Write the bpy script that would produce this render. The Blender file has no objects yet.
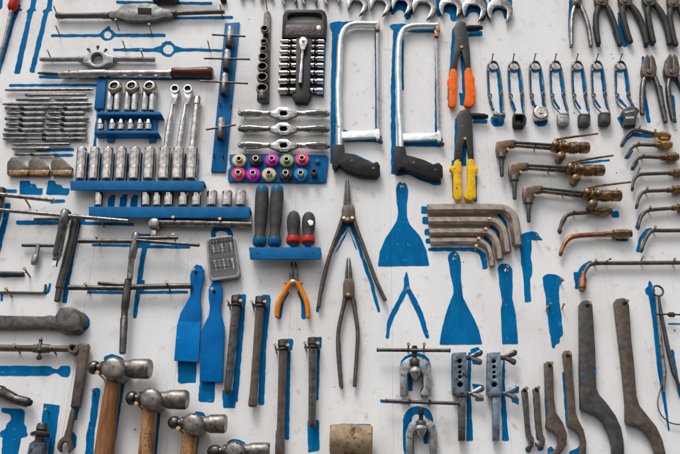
import bpy, bmesh, math, random
from mathutils import Vector, Matrix
random.seed(7)
R = math.radians
scene = bpy.context.scene
C = scene.collection

# ------------------------------------------------------------------ camera
W, H = 680.0, 454.0           # pixel grid in which the board was measured
F = 700.0                     # focal length in those pixels
PITCH = R(24.0)               # the camera looks up at the board
D = 1.5                       # metres from the board
CX, CY = 370.0, 227.0         # principal point (the photo is a crop)
CAMZ = 1.35
cam_d = bpy.data.cameras.new('camera'); cam = bpy.data.objects.new('camera', cam_d); C.objects.link(cam)
cam.location = (0, -D, CAMZ); cam.rotation_euler = (R(90) + PITCH, 0, 0)
cam_d.sensor_width = 36.0; cam_d.lens = 36.0 * F / W; cam_d.shift_x = -(CX - W / 2) / W
cam_d.clip_start = 0.02; cam_d.clip_end = 500
scene.camera = cam
scene.render.resolution_x = 1024; scene.render.resolution_y = 684

# ------------------------------------------------------------------ light: bright overcast day
SUN_EL, SUN_AZ = R(59), R(203)      # azimuth measured as the sky node does
world = bpy.data.worlds.new('World'); scene.world = world; world.use_nodes = True
wn = world.node_tree; wn.nodes.clear()
wo = wn.nodes.new('ShaderNodeOutputWorld'); wb = wn.nodes.new('ShaderNodeBackground')
sky = wn.nodes.new('ShaderNodeTexSky'); sky.sky_type = 'NISHITA'; sky.sun_disc = False
sky.sun_elevation = SUN_EL; sky.sun_rotation = SUN_AZ; sky.dust_density = 4.0; sky.air_density = 1.0
hs = wn.nodes.new('ShaderNodeHueSaturation'); hs.inputs['Saturation'].default_value = 0.22
wn.links.new(sky.outputs[0], hs.inputs['Color']); wn.links.new(hs.outputs[0], wb.inputs['Color'])
wb.inputs['Strength'].default_value = 0.15
wn.links.new(wb.outputs[0], wo.inputs['Surface'])
sd = bpy.data.lights.new('sun', 'SUN'); so = bpy.data.objects.new('sun', sd); C.objects.link(so)
sd.energy = 1.3; sd.angle = R(19); sd.color = (1.0, 0.965, 0.93)
sv = Vector((math.sin(SUN_AZ) * math.cos(SUN_EL), math.cos(SUN_AZ) * math.cos(SUN_EL), math.sin(SUN_EL)))
so.rotation_euler = (-sv).to_track_quat('-Z', 'Y').to_euler()
vs = scene.view_settings
vs.view_transform = 'Standard'; vs.look = 'None'; vs.exposure = 0.1; vs.gamma = 1.0; vs.use_curve_mapping = False

# ------------------------------------------------------------------ measuring: photo pixel -> point h mm proud of the board
cp, sp_ = math.cos(PITCH), math.sin(PITCH)
def U(x, y, h=0.0):
    a = (x - CX) / F; b = (CY - y) / F
    d = Vector((a, cp - b * sp_, sp_ + b * cp))
    t = (D - h / 1000.0) / d.y
    return Vector((a * t, -h / 1000.0, CAMZ + d.z * t))
def SC(x, y, h=0.0):          # metres per pixel there
    return (U(x + 2, y, h) - U(x - 2, y, h)).length / 4
def Z(ox, oy, pts):           # points read in an enlarged crop whose corner is ox, oy
    return [(ox + p[0] / 4.538, oy + p[1] / 4.54) for p in pts]

# ------------------------------------------------------------------ materials
MATS = {}
def mat(name, col, metal=0.0, rough=0.5, col2=None, nscale=90, cmix=(0.42, 0.62), bump=0.0, bscale=400, rvar=0.12,
        stretch=(1, 1, 1), trans=0.0, alpha=1.0, coat=0.0, specks=None, spec=None):
    m = bpy.data.materials.new(name); m.use_nodes = True; n = m.node_tree.nodes; l = m.node_tree.links
    b = n['Principled BSDF']
    b.inputs['Metallic'].default_value = metal
    b.inputs['Transmission Weight'].default_value = trans
    b.inputs['Alpha'].default_value = alpha
    b.inputs['Coat Weight'].default_value = coat
    b.inputs['Specular IOR Level'].default_value = (0.5 if metal > 0.2 else 0.16) if spec is None else spec
    tc = n.new('ShaderNodeTexCoord'); mp = n.new('ShaderNodeMapping'); mp.inputs['Scale'].default_value = stretch
    l.new(tc.outputs['Object'], mp.inputs['Vector'])
    nz = n.new('ShaderNodeTexNoise'); nz.inputs['Scale'].default_value = nscale; nz.inputs['Detail'].default_value = 7
    nz.inputs['Roughness'].default_value = 0.65
    l.new(mp.outputs[0], nz.inputs['Vector'])
    rp = n.new('ShaderNodeValToRGB'); rp.color_ramp.elements[0].position = cmix[0]; rp.color_ramp.elements[1].position = cmix[1]
    c2 = col2 or tuple(c * 0.8 for c in col)
    rp.color_ramp.elements[0].color = (*col, 1); rp.color_ramp.elements[1].color = (*c2, 1)
    l.new(nz.outputs['Fac'], rp.inputs['Fac'])
    out = rp.outputs['Color']
    if specks:                 # (scale, threshold, colour): dents, grime spots
        sn = n.new('ShaderNodeTexNoise'); sn.inputs['Scale'].default_value = specks[0]; sn.inputs['Detail'].default_value = 3
        l.new(tc.outputs['Object'], sn.inputs['Vector'])
        sr = n.new('ShaderNodeValToRGB'); sr.color_ramp.elements[0].position = specks[1]; sr.color_ramp.elements[1].position = specks[1] + 0.05
        sr.color_ramp.elements[0].color = (0, 0, 0, 1); sr.color_ramp.elements[1].color = (1, 1, 1, 1)
        l.new(sn.outputs['Fac'], sr.inputs['Fac'])
        mx = n.new('ShaderNodeMixRGB'); mx.inputs['Color2'].default_value = (*specks[2], 1)
        l.new(sr.outputs['Color'], mx.inputs['Fac']); l.new(out, mx.inputs['Color1']); out = mx.outputs['Color']
    l.new(out, b.inputs['Base Color'])
    mr = n.new('ShaderNodeMapRange'); mr.inputs['To Min'].default_value = max(0.04, rough - rvar); mr.inputs['To Max'].default_value = min(1, rough + rvar)
    l.new(nz.outputs['Fac'], mr.inputs['Value']); l.new(mr.outputs[0], b.inputs['Roughness'])
    if bump:
        bn = n.new('ShaderNodeTexNoise'); bn.inputs['Scale'].default_value = bscale; bn.inputs['Detail'].default_value = 4
        l.new(mp.outputs[0], bn.inputs['Vector'])
        bp = n.new('ShaderNodeBump'); bp.inputs['Strength'].default_value = bump; bp.inputs['Distance'].default_value = 0.001
        l.new(bn.outputs['Fac'], bp.inputs['Height']); l.new(bp.outputs[0], b.inputs['Normal'])
    MATS[name] = m
    return m
mat('white_board', (0.83, 0.822, 0.818), 0, 0.6, (0.73, 0.722, 0.718), 7, (0.3, 0.75), bump=0.6, bscale=120, stretch=(1, 1, 0.35),
    specks=(75, 0.725, (0.34, 0.27, 0.21)), spec=0.25)
def board_grime(m):
    n = m.node_tree.nodes; l = m.node_tree.links; b = n['Principled BSDF']; src = b.inputs['Base Color'].links[0].from_socket
    tc = n.new('ShaderNodeTexCoord')
    for sc_, lo, hi, c, amt in ((3.2, .50, .75, (.52, .49, .46), .6), (14, .60, .82, (.46, .39, .33), .6), (42, .61, .76, (.38, .29, .22), .6), (240, .46, .85, (.50, .48, .47), .32), (150, .735, .77, (.07, .06, .05), .8)):
        nz = n.new('ShaderNodeTexNoise'); nz.inputs['Scale'].default_value = sc_; nz.inputs['Detail'].default_value = 5
        l.new(tc.outputs['Object'], nz.inputs['Vector'])
        mr = n.new('ShaderNodeMapRange'); mr.inputs['From Min'].default_value = lo; mr.inputs['From Max'].default_value = hi; mr.inputs['To Max'].default_value = amt
        l.new(nz.outputs['Fac'], mr.inputs['Value'])
        mx = n.new('ShaderNodeMixRGB'); mx.inputs['Color2'].default_value = (*c, 1)
        l.new(mr.outputs[0], mx.inputs['Fac']); l.new(src, mx.inputs['Color1']); src = mx.outputs['Color']
    mp = n.new('ShaderNodeMapping'); mp.inputs['Scale'].default_value = (60, 60, 3.5); l.new(tc.outputs['Object'], mp.inputs['Vector'])     # drips and rubbed streaks
    dn = n.new('ShaderNodeTexNoise'); dn.inputs['Scale'].default_value = 1.0; dn.inputs['Detail'].default_value = 4; l.new(mp.outputs[0], dn.inputs['Vector'])
    mr = n.new('ShaderNodeMapRange'); mr.inputs['From Min'].default_value = .6; mr.inputs['From Max'].default_value = .85; mr.inputs['To Max'].default_value = .5
    l.new(dn.outputs['Fac'], mr.inputs['Value'])
    mx = n.new('ShaderNodeMixRGB'); mx.inputs['Color2'].default_value = (.5, .46, .42, 1); l.new(mr.outputs[0], mx.inputs['Fac']); l.new(src, mx.inputs['Color1']); src = mx.outputs['Color']
    vo = n.new('ShaderNodeTexVoronoi'); vo.inputs['Scale'].default_value = 24; l.new(tc.outputs['Object'], vo.inputs['Vector'])               # old nail holes
    lt_ = n.new('ShaderNodeMath'); lt_.operation = 'LESS_THAN'; lt_.inputs[1].default_value = 0.045; l.new(vo.outputs['Distance'], lt_.inputs[0])
    sx = n.new('ShaderNodeSeparateColor'); l.new(vo.outputs['Color'], sx.inputs[0])
    gt = n.new('ShaderNodeMath'); gt.operation = 'LESS_THAN'; gt.inputs[1].default_value = 0.4; l.new(sx.outputs[0], gt.inputs[0])
    ml = n.new('ShaderNodeMath'); ml.operation = 'MULTIPLY'; l.new(lt_.outputs[0], ml.inputs[0]); l.new(gt.outputs[0], ml.inputs[1])
    mx = n.new('ShaderNodeMixRGB'); mx.inputs['Color2'].default_value = (.06, .05, .04, 1); l.new(ml.outputs[0], mx.inputs['Fac']); l.new(src, mx.inputs['Color1']); src = mx.outputs['Color']
    l.new(src, b.inputs['Base Color'])
board_grime(MATS['white_board'])
mat('board_back', (0.30, 0.28, 0.26), 0, 0.8)
mat('blue_paint', (0.0, 0.165, 0.395), 0, 0.7, (0.0, 0.09, 0.25), 40, (0.33, 0.68), bump=0.5, bscale=150, stretch=(1, 1, 0.25), specks=(85, 0.64, (0.05, 0.235, 0.455)), spec=0.05)
mat('blue_steel', (0.0, 0.128, 0.335), 0, 0.5, (0.0, 0.09, 0.245), 40, (0.35, 0.7), bump=0.2, bscale=200, specks=(150, 0.68, (0.02, 0.04, 0.07)), spec=0.12)
mat('chrome', (0.62, 0.62, 0.62), 1, 0.15, (0.30, 0.29, 0.28), 60, bump=0.07, bscale=300, specks=(230, 0.64, (0.10, 0.085, 0.07)))
mat('nickel', (0.62, 0.575, 0.53), 1, 0.18, (0.33, 0.285, 0.24), 75, bump=0.1, bscale=300, specks=(200, 0.68, (0.12, 0.09, 0.07)))
mat('steel', (0.30, 0.295, 0.29), 1, 0.28, (0.125, 0.117, 0.11), 80, bump=0.16, bscale=420, specks=(150, 0.67, (0.06, 0.05, 0.042)))
mat('cast_grey', (0.27, 0.275, 0.275), 0.65, 0.42, (0.16, 0.16, 0.16), 55, bump=0.35, bscale=500)
mat('dark_steel', (0.055, 0.055, 0.055), 0.7, 0.4, (0.10, 0.09, 0.082), 60, bump=0.2, bscale=500)
mat('gunmetal', (0.135, 0.127, 0.12), 0.9, 0.34, (0.05, 0.044, 0.04), 70, (0.38, 0.66), bump=0.4, bscale=340, specks=(110, 0.63, (0.085, 0.053, 0.035)))
mat('brown_steel', (0.135, 0.108, 0.09), 0.6, 0.44, (0.062, 0.045, 0.036), 65, (0.38, 0.66), bump=0.45, bscale=300, specks=(100, 0.6, (0.14, 0.07, 0.036)))
mat('hex_steel', (0.36, 0.305, 0.26), 0.9, 0.38, (0.22, 0.175, 0.14), 45, bump=0.22, bscale=420, specks=(130, 0.66, (0.10, 0.07, 0.05)))
mat('hammer_steel', (0.29, 0.265, 0.245), 0.85, 0.4, (0.14, 0.12, 0.104), 60, bump=0.45, bscale=260, specks=(90, 0.63, (0.075, 0.058, 0.046)))
mat('bronze', (0.33, 0.205, 0.105), 0.9, 0.34, (0.085, 0.052, 0.033), 85, (0.4, 0.62), bump=0.35, bscale=350)
mat('brass', (0.46, 0.31, 0.12), 0.9, 0.34, (0.22, 0.13, 0.05), 80, bump=0.15, bscale=350)
mat('copper', (0.34, 0.15, 0.075), 0.85, 0.4, (0.16, 0.075, 0.045), 60, bump=0.2, bscale=350)
mat('nail_steel', (0.24, 0.18, 0.11), 0.7, 0.45, (0.12, 0.08, 0.05), 200)
mat('brass_nail', (0.40, 0.29, 0.14), 0.85, 0.35, (0.22, 0.15, 0.07), 200)
mat('wood_red', (0.115, 0.03, 0.024), 0, 0.35, (0.06, 0.017, 0.015), 60, stretch=(0.25, 1, 1), bump=0.2, bscale=200, coat=0.25)
mat('wood_hammer', (0.30, 0.135, 0.06), 0, 0.5, (0.16, 0.062, 0.026), 70, stretch=(1.6, 1.6, 0.16), bump=0.35, bscale=260)
mat('wood_worn', (0.36, 0.19, 0.085), 0, 0.5, (0.17, 0.075, 0.033), 70, stretch=(1.4, 1.4, 0.35), bump=0.4, bscale=260, specks=(210, 0.6, (0.075, 0.042, 0.025)))
mat('rawhide', (0.37, 0.27, 0.165), 0, 0.7, (0.21, 0.145, 0.085), 45, bump=0.8, bscale=170, specks=(60, 0.6, (0.075, 0.06, 0.045)))
mat('black_plastic', (0.012, 0.012, 0.013), 0, 0.45, (0.02, 0.02, 0.02), 60, bump=0.15, bscale=600)
mat('charcoal', (0.05, 0.048, 0.046), 0, 0.55, (0.075, 0.07, 0.066), 60, bump=0.3, bscale=600)
mat('grip_grey', (0.05, 0.048, 0.045), 0, 0.45, (0.03, 0.028, 0.027), 50, bump=0.25, bscale=420)
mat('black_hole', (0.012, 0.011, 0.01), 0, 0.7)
mat('orange', (0.92, 0.155, 0.003), 0, 0.5, (0.62, 0.085, 0.003), 60, (0.42, 0.72), bump=0.3, bscale=300, specks=(95, 0.66, (0.26, 0.045, 0.012)))
mat('amber', (0.78, 0.25, 0.008), 0, 0.45, (0.6, 0.16, 0.006), 60, bump=0.1, bscale=500, specks=(140, 0.69, (0.2, 0.07, 0.02)))
mat('yellow', (0.84, 0.50, 0.003), 0, 0.5, (0.58, 0.30, 0.004), 60, (0.42, 0.72), bump=0.3, bscale=300, specks=(95, 0.645, (0.2, 0.10, 0.02)))
mat('red_plastic', (0.50, 0.02, 0.018), 0, 0.35, (0.36, 0.014, 0.014), 60)
mat('blue_plastic', (0.0, 0.135, 0.40), 0, 0.5, (0.0, 0.10, 0.32), 26, bump=0.3, bscale=220, specks=(120, 0.69, (0.02, 0.07, 0.16)), spec=0.06)
mat('blue_plastic_light', (0.0, 0.18, 0.50), 0, 0.5, (0.0, 0.14, 0.42), 26, bump=0.3, bscale=220, specks=(120, 0.7, (0.12, 0.3, 0.5)), spec=0.06)
mat('teal_cap', (0.006, 0.12, 0.26), 0, 0.4)
mat('saw_paint', (0.80, 0.82, 0.81), 0.75, 0.24, (0.55, 0.58, 0.57), 45, bump=0.1, bscale=200, specks=(60, 0.70, (0.25, 0.29, 0.27)))
mat('saw_blade', (0.26, 0.25, 0.24), 0.8, 0.36, (0.13, 0.085, 0.06), 40, (0.46, 0.68), stretch=(1, 1, 0.4))
mat('blue_grey_steel', (0.15, 0.18, 0.22), 0.85, 0.34, (0.06, 0.073, 0.095), 75, bump=0.4, bscale=330, specks=(110, 0.6, (0.03, 0.035, 0.042)))
mat('case_plastic', (0.5, 0.51, 0.51), 0, 0.12, (0.4, 0.41, 0.41), 60, alpha=0.13, spec=0.6)
mat('label_print', (0.045, 0.036, 0.042), 0, 0.4, (0.19, 0.125, 0.095), 190, (0.5, 0.58), stretch=(1, 1, 0.5))
for nm, c in (('pink', (0.82, 0.07, 0.17)), ('magenta', (0.62, 0.015, 0.48)), ('cream', (0.72, 0.60, 0.34)), ('green', (0.27, 0.45, 0.16)), ('sky_blue', (0.01, 0.23, 0.52)), ('ring_black', (0.03, 0.028, 0.032))):
    mat('ring_' + nm, c, 0.0, 0.32, tuple(v * 0.8 for v in c), 80, spec=0.3)
mat('black_enamel', (0.018, 0.018, 0.019), 0, 0.4, (0.032, 0.031, 0.03), 60, bump=0.2, bscale=400, specks=(140, 0.68, (0.12, 0.11, 0.10)), spec=0.3)
mat('case_back', (0.10, 0.10, 0.098), 0, 0.5, (0.075, 0.075, 0.073), 40)
mat('wedge_steel', (0.105, 0.085, 0.066), 0.5, 0.45, (0.05, 0.04, 0.032), 90, bump=0.7, bscale=260)
mat('grey_iron', (0.125, 0.128, 0.122), 0.55, 0.46, (0.07, 0.07, 0.066), 60, bump=0.4, bscale=380, specks=(120, 0.64, (0.04, 0.036, 0.03)))
mat('zinc', (0.38, 0.385, 0.39), 0.85, 0.3, (0.20, 0.20, 0.203), 60, bump=0.25, bscale=300, specks=(120, 0.64, (0.08, 0.077, 0.073)))
mat('saw_paint_green', (0.74, 0.79, 0.78), 0.75, 0.24, (0.48, 0.54, 0.54), 45, bump=0.1, bscale=200, specks=(45, 0.68, (0.22, 0.28, 0.27)))
mat('torch_brown', (0.165, 0.108, 0.07), 0.8, 0.38, (0.075, 0.048, 0.034), 70, bump=0.35, bscale=330)
mat('concrete', (0.13, 0.125, 0.12), 0, 0.9, (0.10, 0.097, 0.094), 3)

# ------------------------------------------------------------------ mesh tools
class M:
    def __init__(s): s.v = []; s.f = []
    def add(s, vs_, fs):
        o = len(s.v); s.v += [Vector(p) for p in vs_]; s.f += [[i + o for i in f] for f in fs]; return s
    # tube through pixel points (x, y[, h mm]); r in pixels, one or per point
    def tube(s, pts, r, h=None, base=1.0, n=14, flat=1.0, smooth=0, rnd=True, square=False):
        rs = list(r) if isinstance(r, (list, tuple)) else [r] * len(pts)
        if h is None:
            h = max(rr * SC(p[0], p[1]) * 1000 for rr, p in zip(rs, pts)) * flat + base
        P = [U(p[0], p[1], p[2] if len(p) > 2 else h) for p in pts]
        rs = [rr * SC(p[0], p[1], h) for rr, p in zip(rs, pts)]
        if smooth:
            Q, q = [], []
            for i in range(len(P) - 1):
                a, b, c, d = P[max(i - 1, 0)], P[i], P[i + 1], P[min(i + 2, len(P) - 1)]
                for k in range(smooth):
                    t = k / smooth
                    Q.append(0.5 * ((2 * b) + (c - a) * t + (2 * a - 5 * b + 4 * c - d) * t * t + (3 * b - a - 3 * c + d) * t ** 3))
                    q.append(rs[i] * (1 - t) + rs[i + 1] * t)
            Q.append(P[-1]); q.append(rs[-1]); P, rs = Q, q
        if rnd and not square:          # small rounded ends
            d0 = (P[0] - P[1]).normalized(); d1 = (P[-1] - P[-2]).normalized()
            P = [P[0] + d0 * rs[0] * 0.0 , P[0] - d0 * rs[0] * 0.28] + P[1:-1] + [P[-1] - d1 * rs[-1] * 0.28, P[-1]]
            rs = [rs[0] * 0.72, rs[0]] + rs[1:-1] + [rs[-1], rs[-1] * 0.72]
        ref = Vector((0, -1, 0)); V = []; Fc = []
        for i, p in enumerate(P):
            t = (P[min(i + 1, len(P) - 1)] - P[max(i - 1, 0)])
            t = t.normalized() if t.length > 1e-9 else Vector((1, 0, 0))
            rf = ref if abs(t.dot(ref)) < 0.95 else Vector((0, 0, 1))
            e1 = (rf - t * rf.dot(t)).normalized(); e2 = t.cross(e1)
            for k in range(n):
                a = 2 * math.pi * (k + (0.5 if n in (4, 6) else 0)) / n
                V.append(p + e1 * math.cos(a) * rs[i] * flat + e2 * math.sin(a) * rs[i])
        for i in range(len(P) - 1):
            for k in range(n):
                Fc.append([i * n + k, i * n + (k + 1) % n, (i + 1) * n + (k + 1) % n, (i + 1) * n + k])
        Fc.append(list(range(n))[::-1]); Fc.append([(len(P) - 1) * n + k for k in range(n)])
        return s.add(V, Fc)
    # turned shape between two pixel points; prof = [(t, radius px)]
    def lathe(s, p0, p1, prof, h=None, base=1.0, n=18, flat=1.0):
        rm = max(q[1] for q in prof)
        if h is None: h = rm * SC(p0[0], p0[1]) * 1000 * flat + base
        pts = []; rs = []
        for i, (t, r) in enumerate(prof):
            if i and abs(t - prof[i - 1][0]) < 1e-6: t += 1e-4
            pts.append((p0[0] + (p1[0] - p0[0]) * t, p0[1] + (p1[1] - p0[1]) * t)); rs.append(r)
        return s.tube(pts, rs, h=h, n=n, flat=flat, rnd=False)
    # turned shape standing out from the board; prof = [(h mm, radius px)]
    def out(s, x, y, prof, n=20, hpix=None):
        hp = prof[-1][0] if hpix is None else hpix
        c = U(x, y, hp); sc = SC(x, y, hp); V = []; Fc = []
        for hh, r in prof:
            for k in range(n):
                a = 2 * math.pi * k / n
                V.append(Vector((c.x + math.cos(a) * r * sc, -hh / 1000, c.z + math.sin(a) * r * sc)))
        for i in range(len(prof) - 1):
            for k in range(n):
                Fc.append([i * n + k, i * n + (k + 1) % n, (i + 1) * n + (k + 1) % n, (i + 1) * n + k])
        Fc.append(list(range(n))[::-1]); Fc.append([(len(prof) - 1) * n + k for k in range(n)])
        return s.add(V, Fc)
    def ring(s, x, y, h, rad, r, n=28, m=8, flat=1.0):
        c = U(x, y, h); sc = SC(x, y, h); V = []; Fc = []
        for i in range(n):
            a = 2 * math.pi * i / n
            for k in range(m):
                b = 2 * math.pi * k / m
                q = (rad + r * math.cos(b)) * sc
                V.append(Vector((c.x + q * math.cos(a), c.y - r * sc * flat * math.sin(b), c.z + q * math.sin(a))))
        for i in range(n):
            for k in range(m):
                Fc.append([i * m + k, ((i + 1) % n) * m + k, ((i + 1) % n) * m + (k + 1) % m, i * m + (k + 1) % m])
        return s.add(V, Fc)
    # outline in pixels cut from plate between heights h0 and h1 mm, edges rounded by bev mm
    def plate(s, poly, h0, h1, holes=(), bev=0.8, smooth=0, hpix=None):
        hp = h1 if hpix is None else hpix
        cd = bpy.data.curves.new('tmp', 'CURVE'); cd.dimensions = '2D'; cd.fill_mode = 'BOTH'
        bev = min(bev, (h1 - h0) * 0.4)
        cd.extrude = max((h1 - h0) / 2000 - bev / 1000, 1e-5); cd.bevel_depth = bev / 1000; cd.bevel_resolution = 1; cd.offset = -bev / 1000
        for lp in [poly] + list(holes):
            pts = chaikin(lp, smooth) if smooth else lp
            w = [U(p[0], p[1], hp) for p in pts]
            sp = cd.splines.new('POLY'); sp.points.add(len(w) - 1); sp.use_cyclic_u = True
            for q, p in zip(sp.points, w): q.co = (p.x, p.z, 0, 1)
        ob = bpy.data.objects.new('tmp', cd)
        me = bpy.data.meshes.new_from_object(ob)
        hm = (h0 + h1) / 2000
        s.add([(v.co.x, -(hm + v.co.z), v.co.y) for v in me.vertices], [list(p.vertices) for p in me.polygons])
        bpy.data.objects.remove(ob); bpy.data.curves.remove(cd); bpy.data.meshes.remove(me)
        return s
    def box(s, x0, y0, x1, y1, h0, h1, bev=0.8):
        return s.plate([(x0, y0), (x1, y0), (x1, y1), (x0, y1)], h0, h1, bev=bev)
    def part(s, parent, name, material, sharp=38):
        org = parent.location if parent is not None else Vector((0, 0, 0))
        if parent is not None and parent.parent is not None: org = parent.parent.location + parent.location
        me = bpy.data.meshes.new(name); me.from_pydata([p - org for p in s.v], [], s.f); me.update()
        bm = bmesh.new(); bm.from_mesh(me); bmesh.ops.remove_doubles(bm, verts=bm.verts, dist=1e-6)
        bmesh.ops.recalc_face_normals(bm, faces=bm.faces); bm.to_mesh(me); bm.free()
        for p in me.polygons: p.use_smooth = True
        me.set_sharp_from_angle(angle=R(sharp))
        me.materials.append(MATS[material])
        o = bpy.data.objects.new(name, me); C.objects.link(o)
        if parent is not None: o.parent = parent
        return o
def chaikin(pts, k):
    for _ in range(k):
        q = []
        for i in range(len(pts)):
            a, b = pts[i], pts[(i + 1) % len(pts)]
            q += [(a[0] * .75 + b[0] * .25, a[1] * .75 + b[1] * .25), (a[0] * .25 + b[0] * .75, a[1] * .25 + b[1] * .75)]
        pts = q
    return pts
def circle(x, y, r, n=20, ry=None):
    return [(x + r * math.cos(2 * math.pi * i / n), y + (ry or r) * math.sin(2 * math.pi * i / n)) for i in range(n)]
def thing(name, label, cat, x, y, group=None):
    o = bpy.data.objects.new(name, None); C.objects.link(o); o.location = U(x, y, 0); o.empty_display_size = 0.02
    o['label'] = label; o['category'] = cat
    if group: o['group'] = group
    return o
def tb(t, name, m, pts, r, **k): return M().tube(pts, r, **k).part(t, name, m)
def lt(t, name, m, p0, p1, prof, **k): return M().lathe(p0, p1, prof, **k).part(t, name, m)
def ot(t, name, m, x, y, prof, **k): return M().out(x, y, prof, **k).part(t, name, m)
def pl(t, name, m, poly, h0, h1, **k): return M().plate(poly, h0, h1, **k).part(t, name, m)
def sub(part, name, m, mesh):  # sub-part: origin of a part is its thing's origin, so the mesh is only re-parented
    o = mesh.part(part.parent, name, m); o.parent = part; return o

# ------------------------------------------------------------------ the wall: white painted planks
def flat_obj(name, vs_, fs, m, parent=None):
    me = bpy.data.meshes.new(name); me.from_pydata(vs_, [], fs); me.update(); me.materials.append(MATS[m])
    o = bpy.data.objects.new(name, me); C.objects.link(o); o.parent = parent; return o
def cube(x0, x1, y0, y1, z0, z1):
    v = [(x, y, z) for x in (x0, x1) for y in (y0, y1) for z in (z0, z1)]
    return v, [(0, 1, 3, 2), (4, 6, 7, 5), (0, 4, 5, 1), (2, 3, 7, 6), (0, 2, 6, 4), (1, 5, 7, 3)]
ground = flat_obj('ground', [(-30, -30, 0), (30, -30, 0), (30, 30, 0), (-30, 30, 0)], [(0, 1, 2, 3)], 'concrete'); ground['kind'] = 'structure'  # out of view; added to bounce light, dark so the undersides stay dark
wall = flat_obj('wall', *cube(-2.2, 2.2, 0.022, 0.12, 0, 3.35), 'board_back'); wall['kind'] = 'structure'
seams = [-2.2, -1.92, -1.655, -1.385] + [U(x, y).x for x, y in ((86, 300), (194, 210), (296, 195), (392, 320), (489, 160), (603, 265))] + [0.83, 1.10, 1.38, 1.66, 1.94, 2.2]
seams = sorted(seams)
for i in range(len(seams) - 1):
    a, b = seams[i] + 0.00008, seams[i + 1] - 0.00008
    bm = bmesh.new(); v, f = cube(a, b, random.uniform(-0.0003, 0.0003) * 0, 0.02, 0.02, 3.34)
    bv = [bm.verts.new(p) for p in v]; [bm.faces.new([bv[k] for k in q]) for q in f]
    bmesh.ops.bevel(bm, geom=[e for e in bm.edges if all(vv.co.y < 0.01 for vv in e.verts)], offset=0.0006, segments=2, affect='EDGES')
    bmesh.ops.recalc_face_normals(bm, faces=bm.faces)
    me = bpy.data.meshes.new('plank'); bm.to_mesh(me); bm.free(); me.materials.append(MATS['white_board'])
    o = bpy.data.objects.new('plank', me); C.objects.link(o); o.parent = wall

# painted shadows of the tools, brushed on the planks
pcount = [0]
def rough(poly, j=0.28, step=3.4):
    q = []
    for i in range(len(poly)):
        a, b = poly[i], poly[(i + 1) % len(poly)]
        k = max(1, int(math.hypot(b[0] - a[0], b[1] - a[1]) / step))
        for t in range(k):
            q.append((a[0] + (b[0] - a[0]) * t / k + random.uniform(-j, j), a[1] + (b[1] - a[1]) * t / k + random.uniform(-j, j)))
    return chaikin(q, 1)
def paint(poly, holes=(), j=0.28, smooth=0, name='painted_silhouette'):
    pcount[0] += 1
    h = 0.35 + (pcount[0] % 9) * 0.06
    if smooth: poly = chaikin(poly, smooth)
    xs = [p[0] for p in poly]; ys = [p[1] for p in poly]
    if j == 0.28 and min(max(xs) - min(xs), max(ys) - min(ys)) > 6: j = 0.4
    M().plate(rough(poly, j), 0.05, h, [rough(q, j) for q in holes], bev=0.0).part(wall, name, 'blue_paint')
def stroke(pts, w, **k):
    ws = w if isinstance(w, (list, tuple)) else [w] * len(pts)
    L, Rr = [], []
    for i, p in enumerate(pts):
        a = pts[max(i - 1, 0)]; b = pts[min(i + 1, len(pts) - 1)]
        dx, dy = b[0] - a[0], b[1] - a[1]; d = math.hypot(dx, dy) or 1
        nx, ny = -dy / d * ws[i] / 2, dx / d * ws[i] / 2
        L.append((p[0] + nx, p[1] + ny)); Rr.append((p[0] - nx, p[1] - ny))
    paint(L + Rr[::-1], **k)
# nails the tools hang on
nail_me = {}
ORD = ['first', 'second', 'third', 'fourth', 'fifth', 'sixth', 'seventh', 'eighth', 'ninth', 'tenth', 'eleventh', 'twelfth', 'thirteenth', 'fourteenth', 'fifteenth', 'sixteenth']
def nail(x, y, ln=26, r=1.5, m='nail_steel', up=0.25, side=0.0, hp=0.0):
    key = (ln, r, m)
    if key not in nail_me:
        mm = M(); k = 8; prof = [(-4, r), (ln - 1.2, r), (ln - 1.0, r * 2.1), (ln, r * 2.0)]
        V = [(math.cos(2 * math.pi * i / k) * q / 1000, -hh / 1000, math.sin(2 * math.pi * i / k) * q / 1000) for hh, q in prof for i in range(k)]
        Fc = [[a * k + i, a * k + (i + 1) % k, (a + 1) * k + (i + 1) % k, (a + 1) * k + i] for a in range(3) for i in range(k)] + [list(range(k)), [24 + i for i in range(k)][::-1]]
        mm.add(V, Fc); o = mm.part(None, 'nail', m); nail_me[key] = o.data; bpy.data.objects.remove(o)
    o = bpy.data.objects.new('nail', nail_me[key]); C.objects.link(o); o.parent = wall; p = U(x, y, hp); o.location = (p.x, 0, p.z)
    o.rotation_euler = (-up, 0, side)

# ================================================================== painted silhouettes with no tool on them, and those behind tools
paint(Z(0, 0, [(143, -15), (168, -15), (160, 40), (168, 48), (150, 52), (90, 335), (62, 333), (126, 60), (118, 48), (136, 40)]))
paint(Z(0, 0, [(218, -15), (242, -15), (232, 40), (240, 48), (222, 52), (156, 330), (132, 328), (198, 60), (190, 48), (210, 40)]))
stroke([(19, 4), (13, 20), (-2, 74)], [4, 4, 4]); paint([(-2, -3), (3, -3), (2, 8), (-2, 10)])
stroke([(14.5, 9.5), (22, 9.5)], 2)
paint([(51, 34.3), (99, 34)] + [(107.5 - 7.3 * math.cos(a), 34.5 - 6 * math.sin(a)) for a in [k * math.pi / 8 for k in range(1, 4)]] + [(107.5, 26), (110, 26), (110, 29)] +
      [(107.5 - 7.3 * math.cos(a), 34.5 - 6 * math.sin(a)) for a in [k * math.pi / 8 for k in range(5, 8)]] + [(116, 33.6), (165, 33.5), (166, 37), (116, 36.8)] +
      [(107.5 + 7.3 * math.cos(a), 34.5 + 6 * math.sin(a)) for a in [k * math.pi / 8 for k in range(1, 8)]] + [(99, 36.5), (51, 37)], [circle(107.6, 34.6, 3.8)])
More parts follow.
